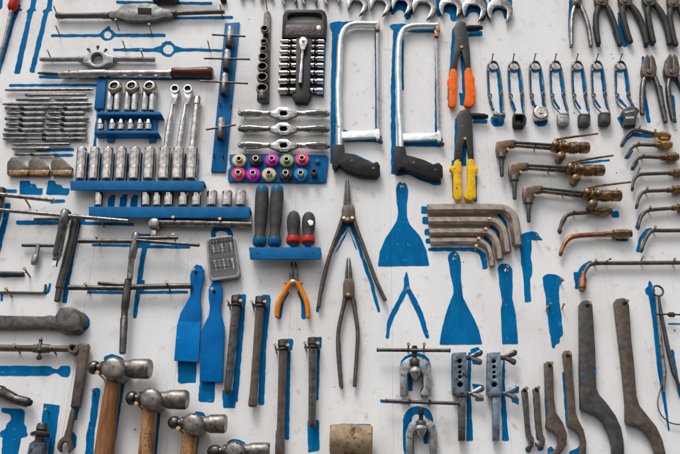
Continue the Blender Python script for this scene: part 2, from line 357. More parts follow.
paint([(113, 48.2), (153, 48), (158, 46.5)] + [(168 - (7.6 + .7 * (k % 2)) * math.cos(k * math.pi / 12), 49 - (7.6 + .7 * (k % 2)) * math.sin(k * math.pi / 12)) for k in range(2, 11)] +
      [(178, 46.5), (184, 48), (226, 49), (226, 51.4), (184, 51), (178, 52)] + [(168 + 7.6 * math.cos(k * math.pi / 12), 49 + 7.6 * math.sin(k * math.pi / 12)) for k in range(2, 11)] + [(158, 51.5), (113, 50.7)],
      [circle(168.3, 49.2, 5.1)])
stroke([(116, 2), (212, 3.2)], 2.6); paint([(154, -6), (176, -6), (175, 4.5), (156, 5)])
stroke([(120, 19), (175, 17.8), (233, 17.4)], 3)
stroke([(39, 76.8), (60, 77), (170, 78.5), (212, 78)], 3)
stroke([(9, 85.3), (60, 85), (98, 85)], 2.6); stroke([(25, 95), (34, 95.5)], 2.6)
stroke([(36, 150), (74, 149.5)], 3); stroke([(54, 155.5), (73, 155)], 2.6); stroke([(3, 135), (16, 134)], 3); stroke([(5, 139), (8, 139)], 3)
paint([(20, 180.5), (30, 180.5), (30, 184), (36, 184), (36.5, 188), (43, 188), (42, 195), (19.5, 194)])
paint([(48, 180.5), (55, 180.5), (55.5, 184), (62, 184.5), (62, 188), (69.5, 188), (68.5, 195.5), (45.5, 194.5)])
paint([(66, 166), (73.5, 168), (73, 174), (66, 175)])
for x, y in ((86, 152), (99, 152), (112, 152), (126, 152), (139.5, 152), (153, 152), (169, 152), (183, 152), (196, 152)):
    paint([(x, y), (x + 3.2, y + 1), (x + 1.6, 181), (x - 3, 181)])
for x in (111.5, 123.2, 134.3):
    paint([(x - 3.2, 197), (x - 1, 197), (x - 1, 194.6), (x + 4, 194.4), (x + 3.2, 207), (x - 4.2, 207)], smooth=0)
stroke([(5, 190.5), (17, 191.2)], 3.4); stroke([(50, 201.5), (65, 200.5)], 3.2); stroke([(16, 222.5), (62, 222.5)], 4.2)
stroke([(8, 203), (5, 220), (-3, 252)], 6); stroke([(79, 222), (73, 250), (64, 303)], 4.6); paint([(72, 214), (86, 215), (84, 224), (70, 226)])
stroke([(82, 223), (134, 224.5)], 3); stroke([(92, 245), (132, 245.5)], 2.6); stroke([(146, 246.5), (190, 247)], 3); paint([(138, 234), (151, 234), (150, 246), (137, 248)])
stroke([(145, 246), (142, 262), (134.5, 318)], [5, 5, 4]); stroke([(87, 292), (124, 292.5)], 2.6); stroke([(136, 292.4), (188, 292)], 3); paint([(137, 280), (145, 280), (144, 292), (136, 292)])
stroke([(0, 276), (25, 275.4)], 3); stroke([(50.5, 283), (48, 292), (45, 294)], 2.4); stroke([(2, 294), (1.5, 301)], 2.4)
paint([(75, 313), (84, 312), (89.5, 318), (90, 325), (86, 331), (76, 333)], smooth=1)
paint(Z(0, 354, [(-20, 54), (225, 54), (245, 68), (262, 70), (275, 54), (318, 52), (320, 80), (312, 105), (280, 104), (262, 88), (250, 86), (220, 100), (-20, 98)]))
paint(Z(0, 354, [(5, 245), (100, 250), (112, 262), (110, 320), (122, 330), (120, 352), (128, 365), (118, 378), (95, 380), (78, 470), (5, 470), (12, 378), (0, 378), (0, 350), (25, 340), (30, 318), (50, 300), (48, 275), (8, 268)]))
paint([(43.5, 403.5), (60, 405), (53, 456), (38, 456)])
paint(Z(0, 354, [(420, 160), (435, 154), (455, 158), (452, 195), (438, 300), (430, 345), (422, 470), (385, 470), (392, 370), (395, 345), (408, 300)]))
stroke([(86, 350), (80, 385), (74, 420)], 6); paint([(73, 431), (77, 437), (76, 447), (70, 452)])
stroke([(123, 380), (116, 420), (111, 458)], 5); stroke([(158, 411), (154, 458)], 5); stroke([(197, 436), (195, 458)], 4)
paint([(104, 357), (112, 354), (122, 357), (126, 362), (104, 362)]); paint([(196, 411), (204, 412), (207, 420), (192, 416)]); paint([(226, 442), (236, 438), (249, 444), (228, 450)], smooth=1); paint([(250, 443), (270, 443), (270, 448), (250, 448)])
paint([(178, 358), (197, 358), (195.5, 383), (181, 383.5), (178, 382)]); paint([(200, 376), (216, 376), (214, 402), (210, 402.5), (198, 401.5)])
paint([(222, 390), (236, 390), (235.5, 408), (223, 408)]); stroke([(243, 298), (239, 350), (234.5, 402)], 6); stroke([(268, 298), (263, 350), (261, 405)], 6)
paint([(237, 294), (246, 294.5), (245.5, 306), (237, 306)]); paint([(262, 294), (270.5, 295), (270, 306), (262, 306)]); stroke([(227, 305), (232, 305)], 2.5); stroke([(252, 305), (257, 305)], 2.5)
stroke([(288.5, 344), (287.5, 400), (287, 440)], 4.5); paint([(276, 430), (281, 430), (281, 456), (275, 456)]); paint([(286, 338.5), (293.5, 339), (292.5, 350), (286, 350)])
stroke([(317.5, 344), (316, 400)], 5); paint([(307.5, 420), (319, 420), (319.5, 451), (308, 452.5)]); paint([(314, 337), (322, 337), (321.5, 348), (314, 348)]); stroke([(304, 347.5), (309, 347.5)], 2.5)
# hook above the bit case
paint(Z(115, 175, [(433, 262), (445, 240), (478, 232), (520, 240), (538, 265), (534, 290), (515, 290), (512, 262), (480, 252), (455, 262), (460, 282), (440, 290)])); paint([(210, 272), (234, 272), (232, 279), (209, 279)])
# round the strip and racks
stroke([(102, 78), (99, 110), (94, 148)], 3); stroke([(110, 116), (110, 140)], 6)
# hacksaws
stroke([(331, 25.5), (352, 24), (378, 25)], 6); paint([(329.5, 22), (345, 21), (343, 34), (333, 34), (330, 28)], smooth=1); stroke([(335, 28), (333.5, 90), (333, 164)], 5.4); stroke([(375.8, 28), (376.2, 130)], 2.2)
stroke([(344, 138.5), (382, 139)], 6); paint([(343, 130), (347, 130), (350, 134), (343, 134)]); paint(Z(325, 85, [(90, 308), (130, 312), (185, 335), (222, 355), (205, 372), (90, 330)]))
paint(Z(325, 85, [(45, 270), (60, 270), (70, 360), (40, 370)]))
paint([(388, 24), (410, 23), (406, 33), (392, 31)], smooth=1); stroke([(395.5, 28), (393, 90), (393.5, 174)], 4.6); stroke([(404, 29), (436, 30.5)], 5); stroke([(402.5, 34), (402.8, 90)], 2.2); stroke([(436, 34), (436, 132)], 2.2)
stroke([(404, 143), (442, 144)], 6); paint(Z(325, 85, [(318, 390), (345, 385), (400, 390), (470, 412), (527, 415), (526, 452), (490, 452), (430, 432), (380, 405), (330, 412), (312, 405)]))
# riveters
stroke([(454, 28), (452, 60), (449, 100)], 3.5); stroke([(468, 34), (482.5, 33.4)], 5); paint([(448, 84), (452, 84), (451, 108), (448, 107)]); stroke([(462.5, 56), (465, 102)], 4); paint([(459, 92), (470, 96), (470, 107), (460, 105)])
stroke([(456.5, 118), (455.5, 160)], 3); stroke([(473, 121), (487.5, 121)], 4); stroke([(464, 145), (463.5, 166)], 5); stroke([(453, 160), (454, 198)], 3); stroke([(475, 176), (475, 202)], 4)
# seven spring clips: paint under the wire and the foot
for x, y, bx, by in ((493, 66, 498, 121), (514, 66, 520, 121), (535, 66, 541, 121), (555.5, 66, 564, 119), (577.5, 66, 585, 119), (597, 66, 605, 118), (620.5, 66, 631, 117)):
    stroke([(x - 5.0, y + 4), (x - 4.2, y + 30), (bx - 4.6, by - 10)], 2.3); stroke([(x + 4.2, y + 2), (x + 7.6, y + 30), (bx + 3.4, by - 8)], 2.9); stroke([(x - 4, y + 4), (x, y + 6), (x + 4, y + 4)], 2)
    if bx < 545: paint([(bx - 7, by - 6), (bx + 6.5, by - 6), (bx + 6.5, by + 3), (bx + 3, by + 5.5), (bx - 4, by + 5.5), (bx - 7, by + 2)], smooth=1)
paint([(617, 118), (624, 114), (625, 124), (622, 128)])
stroke([(500, 70), (500, 105)], 1.8)
# pliers top right
for pts, w in (([(571, -4), (569.5, 25), (571, 48)], 3), ([(588, 25), (591, 48)], 4), ([(596, 10), (594.5, 28), (598.5, 47)], 4), ([(614, 30), (620, 47)], 4), ([(620, 12), (621, 30), (625.5, 47)], 5), ([(643, 30), (646, 48)], 4),
               ([(646, 10), (648, 30), (653, 46)], 4), ([(643, 56), (644, 75), (641, 90)], 3), ([(660, 85), (666, 122)], 4), ([(643.5, 90), (649, 123)], 3.4), ([(672, 95), (675, 123)], 4), ([(673, 74), (682, 92)], 4)):
    stroke(pts, w)
# circlip pliers
stroke([(346, 222), (330, 255), (317, 312)], [4, 3, 3]); stroke([(350, 220), (360, 250), (372, 285), (379, 312)], [5, 3, 3.6, 2.4]); paint([(347, 217), (350, 213), (358, 232), (354, 236), (349, 226), (342, 236), (340, 232)])
stroke([(348, 228), (357, 250)], 1.0); stroke([(348, 230), (336, 252)], 1.0)
stroke([(339, 340), (342, 389)], 2.4); stroke([(355, 300), (359, 330)], 1.6)
paint([(406.5, 271), (408.5, 278), (409.5, 288), (417, 300), (424, 316), (429.5, 338), (426, 339), (424, 333), (419, 318), (411, 301), (407, 292), (403, 301), (394, 317), (389.5, 331), (389, 339), (385.5, 338), (387.5, 320), (396, 303), (403.5, 288), (404, 279)])
# small orange pliers
stroke([(296, 264), (296, 278)], 2); stroke([(288, 291), (282, 302), (278.5, 319)], 4); stroke([(299, 290), (303, 302), (303.5, 319)], 4)
# scrapers
S1 = Z(325, 175, [(322, 60), (332, 35), (350, 28), (370, 40), (378, 70), (372, 130), (372, 190), (385, 225), (430, 275), (460, 340), (474, 412), (240, 415), (248, 350), (275, 285), (310, 235), (325, 210), (332, 170), (325, 120)])
paint(S1, [circle(401.8, 186.3, 1.8, 10)], j=.18)
paint(Z(440, 265, [(35, -40), (48, -60), (70, -65), (88, -45), (95, -10), (95, 60), (100, 110), (105, 150), (140, 215), (175, 290), (192, 360), (-2, 362), (5, 310), (25, 225), (50, 155), (62, 130), (60, 100), (45, 30)]), [circle(454.3, 258.5, 1.7, 10)], j=.18)
paint(Z(440, 265, [(262, 10), (280, -8), (310, -4), (328, 15), (330, 100), (328, 150), (345, 230), (355, 358), (282, 360), (278, 260), (275, 200), (282, 170), (270, 90)]), [circle(506, 270, 2.0, 10)], j=.2)
paint(Z(440, 175, [(362, 275), (385, 260), (420, 255), (445, 262), (452, 282), (468, 296), (430, 295), (415, 292), (415, 345), (412, 370), (420, 420), (418, 455), (408, 470), (414, 575), (385, 578), (378, 460), (368, 400), (362, 330)]))
paint(Z(440, 265, [(465, 55), (490, 40), (525, 42), (548, 52), (552, 65), (568, 70), (545, 85), (540, 130), (545, 180), (552, 230), (560, 318), (545, 330), (545, 355), (525, 362), (522, 378), (508, 375), (502, 340), (490, 250), (480, 150), (470, 110)]), j=.5)
# hex keys
stroke([(428, 249.3), (470, 249.3), (478, 250.5), (483, 255), (485.5, 269)], [3.6, 4, 4, 6, 5.5])
for y, w in ((210, 7), (220.5, 7), (232, 6), (241, 5)): stroke([(421 + (y - 209) * .14, y), (434, y)], w)
stroke([(498, 214), (505, 222), (508, 240)], 3); stroke([(490, 226), (498, 232), (500, 250)], 3); stroke([(484, 237), (490, 243), (492, 258)], 3)
# torches and tips
stroke([(577, 163.5), (610, 160)], 2); stroke([(632, 134), (650, 136), (668, 134)], 4); stroke([(558, 233), (562, 224), (566, 218)], 3); paint([(611, 211.5), (619, 211), (619.5, 217.5), (611, 217.5)])
stroke([(622, 147), (627, 139), (634, 134)], 2.4); stroke([(627, 159), (633, 150)], 2); stroke([(633, 170), (638, 161)], 2); stroke([(636.5, 228), (640.5, 216), (646, 211)], 3.4); stroke([(637.5, 252), (640, 240), (646, 231), (652, 229)], 3.6)
stroke([(616, 240), (628, 240)], 2); stroke([(577, 289), (579, 275), (584, 266.5), (592, 262)], 5); stroke([(576, 272), (578, 289)], 5)
# hook spanners, dividers, flaring tools
stroke([(545, 365), (546, 400), (547, 429)], 2.6); paint([(547.5, 449), (551, 446), (556, 452), (556, 458), (548, 456)]); stroke([(534, 389), (535.5, 420), (538, 440)], 3); paint([(537, 447), (544, 446), (543, 451), (538, 451)]); paint([(526, 448), (532, 448), (530, 453), (526, 452)])
stroke([(563.5, 372), (565.5, 400), (567.5, 427)], 2.6); paint([(569, 451), (578, 448), (580, 443), (582, 445), (580, 456), (569, 456)]); stroke([(561, 432), (561, 450)], 2)
stroke([(649.5, 281), (651, 290), (655, 320), (660, 370), (669, 431)], [2, 6.5, 5, 5, 1.6], j=.15); paint(circle(650, 291, 5), [circle(651, 291, 2.2, 10)]); stroke([(668, 324), (682, 324)], 1.5); stroke([(672, 350), (676, 376), (682, 400)], 3.5)
paint([(400, 371), (400, 362), (405, 356), (413, 353), (420, 353), (428, 357), (431, 364), (431, 371), (426, 371), (420, 362), (410, 362), (405, 371)], smooth=2); stroke([(410.5, 374), (410.5, 391)], 4.5); stroke([(423, 374), (423, 390)], 2.5)
paint([(403, 428), (403, 418), (407, 410), (414, 406), (422, 406), (430, 410), (433.5, 418), (433, 424), (426, 420), (424, 414), (414, 414), (411, 420), (411, 456), (403, 456)], smooth=2); stroke([(426, 430), (426, 444)], 5); stroke([(380, 401), (408, 403)], 3)
stroke([(453, 354), (453, 396)], 3); stroke([(470, 352), (468.5, 392), (470, 441)], [3, 4, 7]); stroke([(504, 360), (503, 392), (505.5, 441)], [2, 4, 6.5]); stroke([(472, 362), (482, 362)], 4); stroke([(475, 399), (484, 399)], 4); paint([(472, 384), (484, 385), (483, 391), (474, 391)]); paint([(508, 388), (519, 386), (519, 393), (509, 394)]); paint([(511, 397), (519, 398), (519, 405), (512, 402)]); paint([(470, 349), (479, 347), (480, 352), (472, 354)])
paint([(330, 425), (344, 423.5), (371, 424.5), (371, 430), (330, 430)])
for x, y in ((478, 10), (503, 8), (450, 10), (404, 8)): paint([(x - 14, y - 14), (x + 10, y - 14), (x + 8, y + 10), (x + 1, y + 12), (x, y + 2), (x - 8, y + 2), (x - 11, y + 8), (x - 14, y + 4)], smooth=1)

# ================================================================== left: tap wrenches, die stocks
t = thing('tap_wrench', 'large dark steel tap wrench with a boxy slotted centre', 'tap wrench', 140, 16)
b = pl(t, 'body', 'grey_iron', Z(115, 0, [(-30, 48), (5, 48), (28, 30), (45, 14), (180, 12), (205, 35), (262, 42), (262, 76), (205, 78), (180, 92), (60, 94), (38, 86), (10, 80), (-30, 80)]), 7, 21, bev=2, smooth=1)
sub(b, 'jaw_window', 'black_hole', M().plate(Z(115, 0, [(102, 34), (166, 36), (166, 66), (104, 64)]), 20.5, 21.6, bev=.3))
lt(t, 'handle', 'grey_iron', (109, 15.5), (56, 15.6), [(0, 3.4), (.12, 3.4), (.14, 2.9), (.85, 2.9), (.88, 3.3), (.97, 3.3), (1, 2.4)], h=14)
lt(t, 'handle', 'brown_steel', (172, 13.5), (224.5, 11.5), [(0, 3.2), (.08, 3.2), (.1, 2.3), (.9, 2.3), (.92, 2.7), (1, 2.2)], h=14)
t = thing('tap_wrench', 'dark tap wrench hanging above the boxy slotted one, mostly out of view', 'tap wrench', 165, -4)
lt(t, 'handle', 'dark_steel', (118, -3), (215, -2), [(0, 1.6), (.35, 1.8), (.38, 7), (.6, 7), (.63, 1.8), (1, 1.6)], h=14)
ot(t, 'grip_knob', 'black_plastic', 223, -2, [(2, 3), (12, 3.4), (16, 2.6)])
t = thing('die_stock', 'grey round die stock with screws round its ring', 'die stock', 97, 58)
b = pl(t, 'ring', 'cast_grey', [(86, 55), (90, 52), (93, 50), (97, 49.3), (101, 50), (104, 51.5), (107, 54), (113, 55), (113, 62.5), (107, 63.5), (103, 66), (98, 67.5), (92, 66.5), (88, 63.5), (83, 62.5), (83, 55.5)], 3, 20, holes=[circle(96.8, 58.6, 6.0)], bev=2)
for x, y, dx, dy in ((90, 52, -2, -3.4), (97.5, 50, .5, -4), (104, 52, 2.6, -3)):
    sub(b, 'screw', 'dark_steel', M().lathe((x, y), (x + dx, y + dy), [(0, .9), (.55, .9), (.6, 1.5), (1, 1.4)], h=11))
lt(t, 'handle', 'cast_grey', (84, 59.2), (40, 59.4), [(0, 3.4), (.1, 3.4), (.13, 2.4), (.94, 2.4), (1, 1.5)], h=11)
lt(t, 'handle', 'cast_grey', (112, 59), (155, 59.6), [(0, 3.4), (.1, 3.4), (.13, 2.6), (.98, 2.6), (1, 2.0)], h=11)
t = thing('spiral_screwdriver', 'long chrome spiral ratchet screwdriver with a dark red wooden handle', 'screwdriver', 125, 74)
lt(t, 'bit', 'dark_steel', (38, 73), (61, 74), [(0, 1.0), (.3, 1.9), (.9, 1.6), (1, 1.6)], h=14)
b = lt(t, 'chuck', 'nickel', (59, 74), (78, 74), [(0, 2.4), (.15, 3.6), (.55, 4.2), (.6, 3.2), (.75, 3.8), (1, 3.8)], h=14)
lt(t, 'barrel', 'chrome', (77, 74), (108, 73.6), [(0, 4.0), (.05, 4.5), (.93, 4.5), (.95, 3.8), (1, 3.8)], h=14)
lt(t, 'barrel', 'chrome', (108, 73.6), (172, 73.6), [(0, 3.6), (.02, 4.1), (.96, 4.1), (.97, 4.8), (1, 4.8)], h=14)
lt(t, 'handle', 'wood_red', (171, 72.4), (213, 72.6), [(0, 3.6), (.03, 4.6), (.12, 5.2), (.3, 4.6), (.55, 5.2), (.85, 5.9), (.96, 5.6), (1, 4.2)], h=14)
t = thing('screwdriver', 'red handled screwdriver with a long thin steel shaft', 'screwdriver', 10, 20)
tb(t, 'handle', 'red_plastic', [(17.5, -14), (14.8, -2), (13.6, 3), (12.6, 7), (11.6, 10.5)], [4, 4.4, 4.4, 4.9, 3.4], h=12)
tb(t, 'shaft', 'steel', [(11.6, 10), (6, 35), (-1, 60)], [1.9, 1.7, 1.6], h=12)

# reamers in rows
RY = []
def reamer(x0, x1, y, r, kind):
    row = ORD[[90, 95, 99, 104, 108, 113, 118, 124, 129, 134, 138, 144, 148, 154].index(int(y + .05))]
    side = ('' if x1 - x0 > 54 or y > 148 else ', end nearer blue rack' if x0 > 44 else ', end farther from blue rack')
    t = thing('reamer', ({'long': 'long steel reamer', 'short': 'short fluted reamer', 'thin': 'thin bare rod'}[kind]) + ', ' + row + ' row down the rod stack' + side, 'reamer', (x0 + x1) / 2, y, 'reamers stacked in rows beside the blue socket rack')
    L = x1 - x0
    if kind == 'thin':
        lt(t, 'shank', 'steel', (x0, y), (x1, y - .6), [(0, r * .6), (.05, r), (.95, r), (1, r * .7)], h=8); return
    k = .5 if kind == 'long' else .42
    lt(t, 'shank', 'steel', (x0, y), (x0 + L * k, y), [(0, r * .6), (.06, r * .95), (.55, r * .9), (.56, r * .7), (1, r * .7)], h=8, n=12)
    fl = M().tube([(x0 + L * k, y), (x0 + L * (k + .02), y), (x1 - 3, y - .2), (x1, y - .3)], [r * .75, r * 1.12, r * 1.1, r * .7], h=8, n=6, rnd=False); fl.part(t, 'flutes', 'steel', sharp=20)
    lt(t, 'collar', 'dark_steel', (x0 + L * k - 2.6, y), (x0 + L * k + 1.6, y), [(0, r), (.1, r * 1.15), (.9, r * 1.15), (1, r)], h=8)
for x0, x1, y, r, kind in ((5, 93, 90, 1.5, 'thin'), (27, 86, 95.2, 1.3, 'thin'), (16, 50, 99.7, 1.6, 'thin'), (55, 88, 99.5, 1.6, 'thin'), (3, 92, 104.2, 1.7, 'thin'),
                           (5, 48, 108, 1.9, 'short'), (48.5, 91, 108, 1.9, 'short'), (7, 46, 113.2, 1.9, 'short'), (48.5, 85, 113.2, 2.0, 'short'), (5, 45.5, 118.8, 2.1, 'short'), (46.5, 89, 118.6, 2.3, 'short'),
                           (6, 44, 124.3, 2.1, 'short'), (46, 87, 124.2, 2.0, 'short'), (4, 45, 129.7, 1.9, 'short'), (46, 87, 129.6, 1.9, 'short'), (3, 87, 134.2, 1.9, 'long'), (3, 87, 138.8, 1.9, 'long'), (12, 70, 144.6, 1.4, 'thin'), (12, 50, 148.8, 1.5, 'thin'), (15, 58, 154.3, 1.6, 'short')):
    reamer(x0, x1, y, r, kind)
for k, (dx, lab) in enumerate(((0, 'brown wedge shaped steel block, the one farthest from the socket row'), (21.2, 'brown wedge shaped steel block in the middle of three'), (43.8, 'brown wedge shaped steel block with blue paint at its corner'))):
    t = thing('wedge_block', lab, 'steel block', 17 + dx, 167, 'three wedge blocks in a row')
    q = [(6.8 + dx, 163), (11 + dx, 157.2), (17 + dx, 157), (26.6 + dx, 165.8), (27.8 + dx, 171), (6.8 + dx, 171.2)]
    pl(t, 'block', 'wedge_steel', q, 2, 13, bev=1.5)
    pl(t, 'edge_strip', 'bronze', [(6.6 + dx, 169.6), (28 + dx, 169.8), (27.5 + dx, 173.5), (26.4 + dx, 175), (7 + dx, 174.4)], 2, 14.5, bev=1.5)

# blue socket rack with chrome flange sockets
t = thing('socket_rack', 'blue two shelf steel socket rack fixed to the wall', 'rack', 128, 110)
sh = M().plate([(97, 111.6), (160, 111.6), (162, 114.6), (97, 114.6)], 0.6, 26); sh.part(t, 'shelf', 'blue_steel')
M().plate([(95, 130.4), (157, 130.6), (159, 133.4), (94, 133.2)], 0.6, 26).part(t, 'shelf', 'blue_steel')
M().plate([(97, 79), (106, 79), (103.5, 108), (94, 108)], 0.6, 12).part(t, 'post', 'blue_steel')
M().plate([(108, 114), (115, 114), (113.5, 141), (107, 141)], 0.6, 10).part(t, 'post', 'blue_steel')
M().plate([(149, 114), (158, 114), (155, 141), (148.5, 141.5)], 0.6, 10).part(t, 'post', 'blue_steel')
for x, wh in ((113.8, 'beside the rack post'), (131.2, 'between its two twins'), (148.8, 'nearest the ratchets')):
    t = thing('flange_socket', 'chrome bit holder with a round flanged head on the blue rack, ' + wh, 'socket', x, 98, 'flanged chrome bit holders')
    lt(t, 'stem', 'chrome', (x - 3.2, 91), (x - 4.2, 111.4), [(0, 3.0), (.1, 3.3), (.95, 3.3), (1, 2.8)], h=14)
    lt(t, 'stem', 'chrome', (x + 4, 91), (x + 3, 111.4), [(0, 3.0), (.1, 3.3), (.95, 3.3), (1, 2.8)], h=14)
    M().out(x, 85.2, [(8, 6.8), (24, 7.2), (29, 6.4), (31, 5.2), (31, 3.9), (22, 3.5), (22, .1)], hpix=31).part(t, 'flanged_head', 'nickel')
    M().out(x, 85.2, [(22.2, 2.6), (26, 2.2), (26, 1.0), (23, 1.0)], hpix=26, n=6).part(t, 'square_drive', 'bronze')
for i, x in enumerate((100.5, 112.4, 121.2, 130.8, 140.2, 148.6)):
    t = thing('small_socket', 'small chrome socket, ' + ORD[5 - i] + ' from the ratchets on the lower rack shelf', 'socket', x, 124, 'small sockets on the lower shelf')
    lt(t, 'body', 'chrome', (x + .2, 120), (x - .2, 130.2), [(0, 2.6), (.08, 3.3), (.45, 3.4), (.5, 2.9), (.55, 3.5), (1, 3.5)], h=14)
# two ratchets and a spinner
for x, lab in ((174.6, 'chrome ratchet handle next to the flanged bit holders'), (187.6, 'chrome ratchet handle between the other ratchet and the capped spinner')):
    t = thing('ratchet', lab, 'ratchet', x, 115, 'chrome ratchets')
    M().plate(circle(x, 88.8, 4.6, 18) [:], 6, 22, holes=[circle(x, 88.3, 2.9, 12)], bev=1.2).plate([(x - 4.4, 90.5), (x + 4.6, 90), (x + 2.6, 98), (x + .6, 104), (x - 3.2, 104), (x - 3.2, 97)], 7, 20, bev=2.5).part(t, 'head', 'chrome')
    M().out(x, 88.4, [(4, 3.0), (14, 3.0)], n=8).part(t, 'drive', 'dark_steel')
    lt(t, 'handle', 'chrome', (x - 1.6, 102), (x - 9, 149), [(0, 1.9), (.25, 2.0), (.35, 2.7), (.5, 3.0), (.52, 2.6), (.55, 3.0), (.8, 2.8), (.9, 2.3), (1, 2.5)], h=14)
t = thing('spinner_handle', 'straight chrome spinner handle with a ribbed cap beside the ratchets', 'spinner', 195, 122)
lt(t, 'handle', 'nickel', (196.5, 107), (192.2, 149), [(0, 2.6), (.1, 3.2), (.75, 3.3), (.8, 2.8), (.85, 3.4), (1, 3.2)], h=14)
lt(t, 'cap', 'nickel', (197.4, 97), (196.4, 108), [(0, 2.8), (.1, 3.6), (.7, 3.6), (.75, 2.8), (1, 2.8)], h=14)

# rails with sockets
def rail(name_lab, x0, x1, y0, y1, lean):
    t = thing('rail', name_lab, 'rail', (x0 + x1) / 2, y1)
    M().plate([(x0, y0), (x1, y0 + .4), (x1 - lean, y1), (x0 + lean * .3, y1 - .6)], 26, 30, bev=1.5).part(t, 'lip', 'blue_steel')
    M().plate([(x0, y0), (x1, y0 + .4), (x1, y0 + 2.2), (x0, y0 + 1.8)], 0.6, 27, bev=.5, hpix=27).part(t, 'shelf', 'blue_steel')
    return t
def socket(lab, grp, x, y0, y1, r, lean, m='nickel'):
    t = thing('socket', lab, 'socket', x, (y0 + y1) / 2, grp)
    M().lathe((x + lean, y0), (x - lean, y1), [(0, r * .92), (.025, r), (.55, r), (.58, r * .96), (.61, r), (.97, r), (1, r * .9)] if y1 - y0 > 20 else [(0, r * .92), (.05, r), (.97, r), (1, r * .9)], h=14, n=14).part(t, 'body', m, sharp=18)
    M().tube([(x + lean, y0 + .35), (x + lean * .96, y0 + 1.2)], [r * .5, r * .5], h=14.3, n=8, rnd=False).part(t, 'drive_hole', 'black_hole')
rail('upper blue steel rail holding the deep sockets', 70, 204, 180.6, 190.5, .6)
for i, (x, r) in enumerate(((81.2, 4.9), (94.2, 4.9), (107.6, 5.1), (121, 5.2), (134.6, 5.4), (149.2, 5.5), (164.2, 5.8), (178, 5.8), (191.8, 5.9))):
    socket('deep nickel socket, ' + ORD[i] + ' along the upper blue rail from the wedge blocks', 'deep sockets on the upper rail', x, 149, 180.4, r, 1.4 - x * .003)
rail('lower blue steel rail with short sockets and empty painted places', 88.5, 250, 206.6, 218, .6)
for i, (x, r, m) in enumerate(((98.8, 4.3, 'nickel'), (145.8, 4.7, 'nickel'), (157.2, 4.3, 'nickel'), (169, 4.8, 'nickel'), (183.4, 4.8, 'nickel'), (196.6, 4.8, 'nickel'), (212, 5.4, 'nickel'), (227, 5.3, 'nickel'), (240.6, 5.5, 'nickel'))):
    socket('short nickel socket, ' + ORD[8 - i] + ' along the lower blue rail from the screwdrivers', 'short sockets on the lower rail', x, 193.2 if x < 205 else 191.8, 206.4, r, .35, m)

# blue strip with sliding T bars
t = thing('holder_strip', 'tall leaning blue steel strip carrying small sliding tee bars', 'strip', 225, 98)
pl(t, 'strip', 'blue_steel', [(225, 23), (239.5, 22), (225.5, 172), (211, 171.6)], 0.6, 6, bev=.6)
for x, y in ((220, 106), (231, 108), (214, 157), (223, 158)): tb(t, 'hook', 'dark_steel', [(x, y + 1, 5), (x + .6, y - 2, 12), (x - .6, y - 4, 18)], .7)
for i, (x, y0, y1, b0, b1, lab) in enumerate(((229.8, 27, 47, (212, 34.6), (245.5, 36.2), 'short sliding tee bar at the top of the blue strip'), (227, 50, 70, (204, 58.2), (250, 59.2), 'sliding tee bar with a long rod, second down the blue strip'),
                                          (224.4, 73.5, 95, (200, 81), (248, 83.4), 'sliding tee bar with the longest rod, third down the blue strip'), (221, 118, 139.5, (206, 129.6), (236, 124.8), 'sliding tee bar with a tilted rod, lowest on the blue strip'))):
    t = thing('tee_bar', lab, 'tee bar', x, (y0 + y1) / 2, 'tee bars on the blue strip')
    lt(t, 'head', 'nickel', (x + .6, y0), (x, y0 + 11), [(0, 2.0), (.08, 3.1), (.9, 3.3), (1, 3.0)], h=20)
    lt(t, 'socket', 'dark_steel', (x, y0 + 9.5), (x - .8, y1), [(0, 3.2), (.1, 4.2), (.9, 4.1), (1, 3.3)], h=20)
    tb(t, 'rod', 'gunmetal', [b0, b1], 1.0, h=27)

# ================================================================== left middle: T wrenches, bars
def tee_wrench(lab, bars, stem, sm='steel', bm_='nickel', hb=22, hs=12, tip=None):
    t = thing('tee_wrench', lab, 'tee wrench', stem[0][0], stem[0][1], 'tee handled socket wrenches')
    tb(t, 'stem', sm, [s[:2] for s in stem], [s[2] for s in stem], h=hs)
    for a, b, r in bars: tb(t, 'handle', bm_, [a, b], r, h=hb)
    if tip: tb(t, 'tip', 'chrome', tip[:2], tip[2], h=hs, n=4, rnd=False)
    return t
tee_wrench('dark long stemmed tee wrench behind the thick chrome one', [((34, 219.2), (74, 218.6), 1.5)], [(76, 216, 4.2), (72, 240, 4.2), (59.6, 288, 4.2), (59.4, 289, 3.2), (57, 302, 3.0)], 'dark_steel', 'brown_steel', 10, 12)
tee_wrench('thick chrome tee wrench with a long thin crossbar and square tip', [((-4, 209.6), (129, 221.2), 2.0)], [(67, 210, 4.4), (66, 212, 5.2), (64, 222, 5.0), (63.6, 223, 4.4), (57, 255, 4.4), (56.6, 256, 3.6), (55.6, 261, 3.6)], 'steel', 'steel', 40, 38, ((55.8, 259), (54.4, 266.5), 2.8))
tee_wrench('chrome tee wrench whose crossbar ends above the painted bar', [((-4, 194), (54, 200.4), 2.2)], [(2, 188, 4), (0, 205, 4), (-9, 240, 4)], 'gunmetal', 'steel', 34, 20)
tee_wrench('small dark tee wrench with a short olive stem', [((22, 245.4), (60, 245.8), 1.7)], [(38.4, 244, 2.3), (38, 249, 2.0), (36.6, 255, 2.2), (36.2, 256, 3.2), (34.4, 262, 3.5), (33.6, 265, 2.8)], 'cast_grey', 'dark_steel', 12, 12)
t = tee_wrench('steel tee wrench with an offset double crossbar under the breaker bar', [((78, 241), (134, 241.4), 2.4), ((138, 238), (178, 237.8), 1.9), ((136, 240.4), (199.5, 245.2), 1.9)], [(137, 233, 3.6), (136, 236, 3.9), (132, 258, 3.7), (131.6, 259, 3.0), (129.6, 280, 2.9)], 'steel', 'gunmetal', 34, 30)
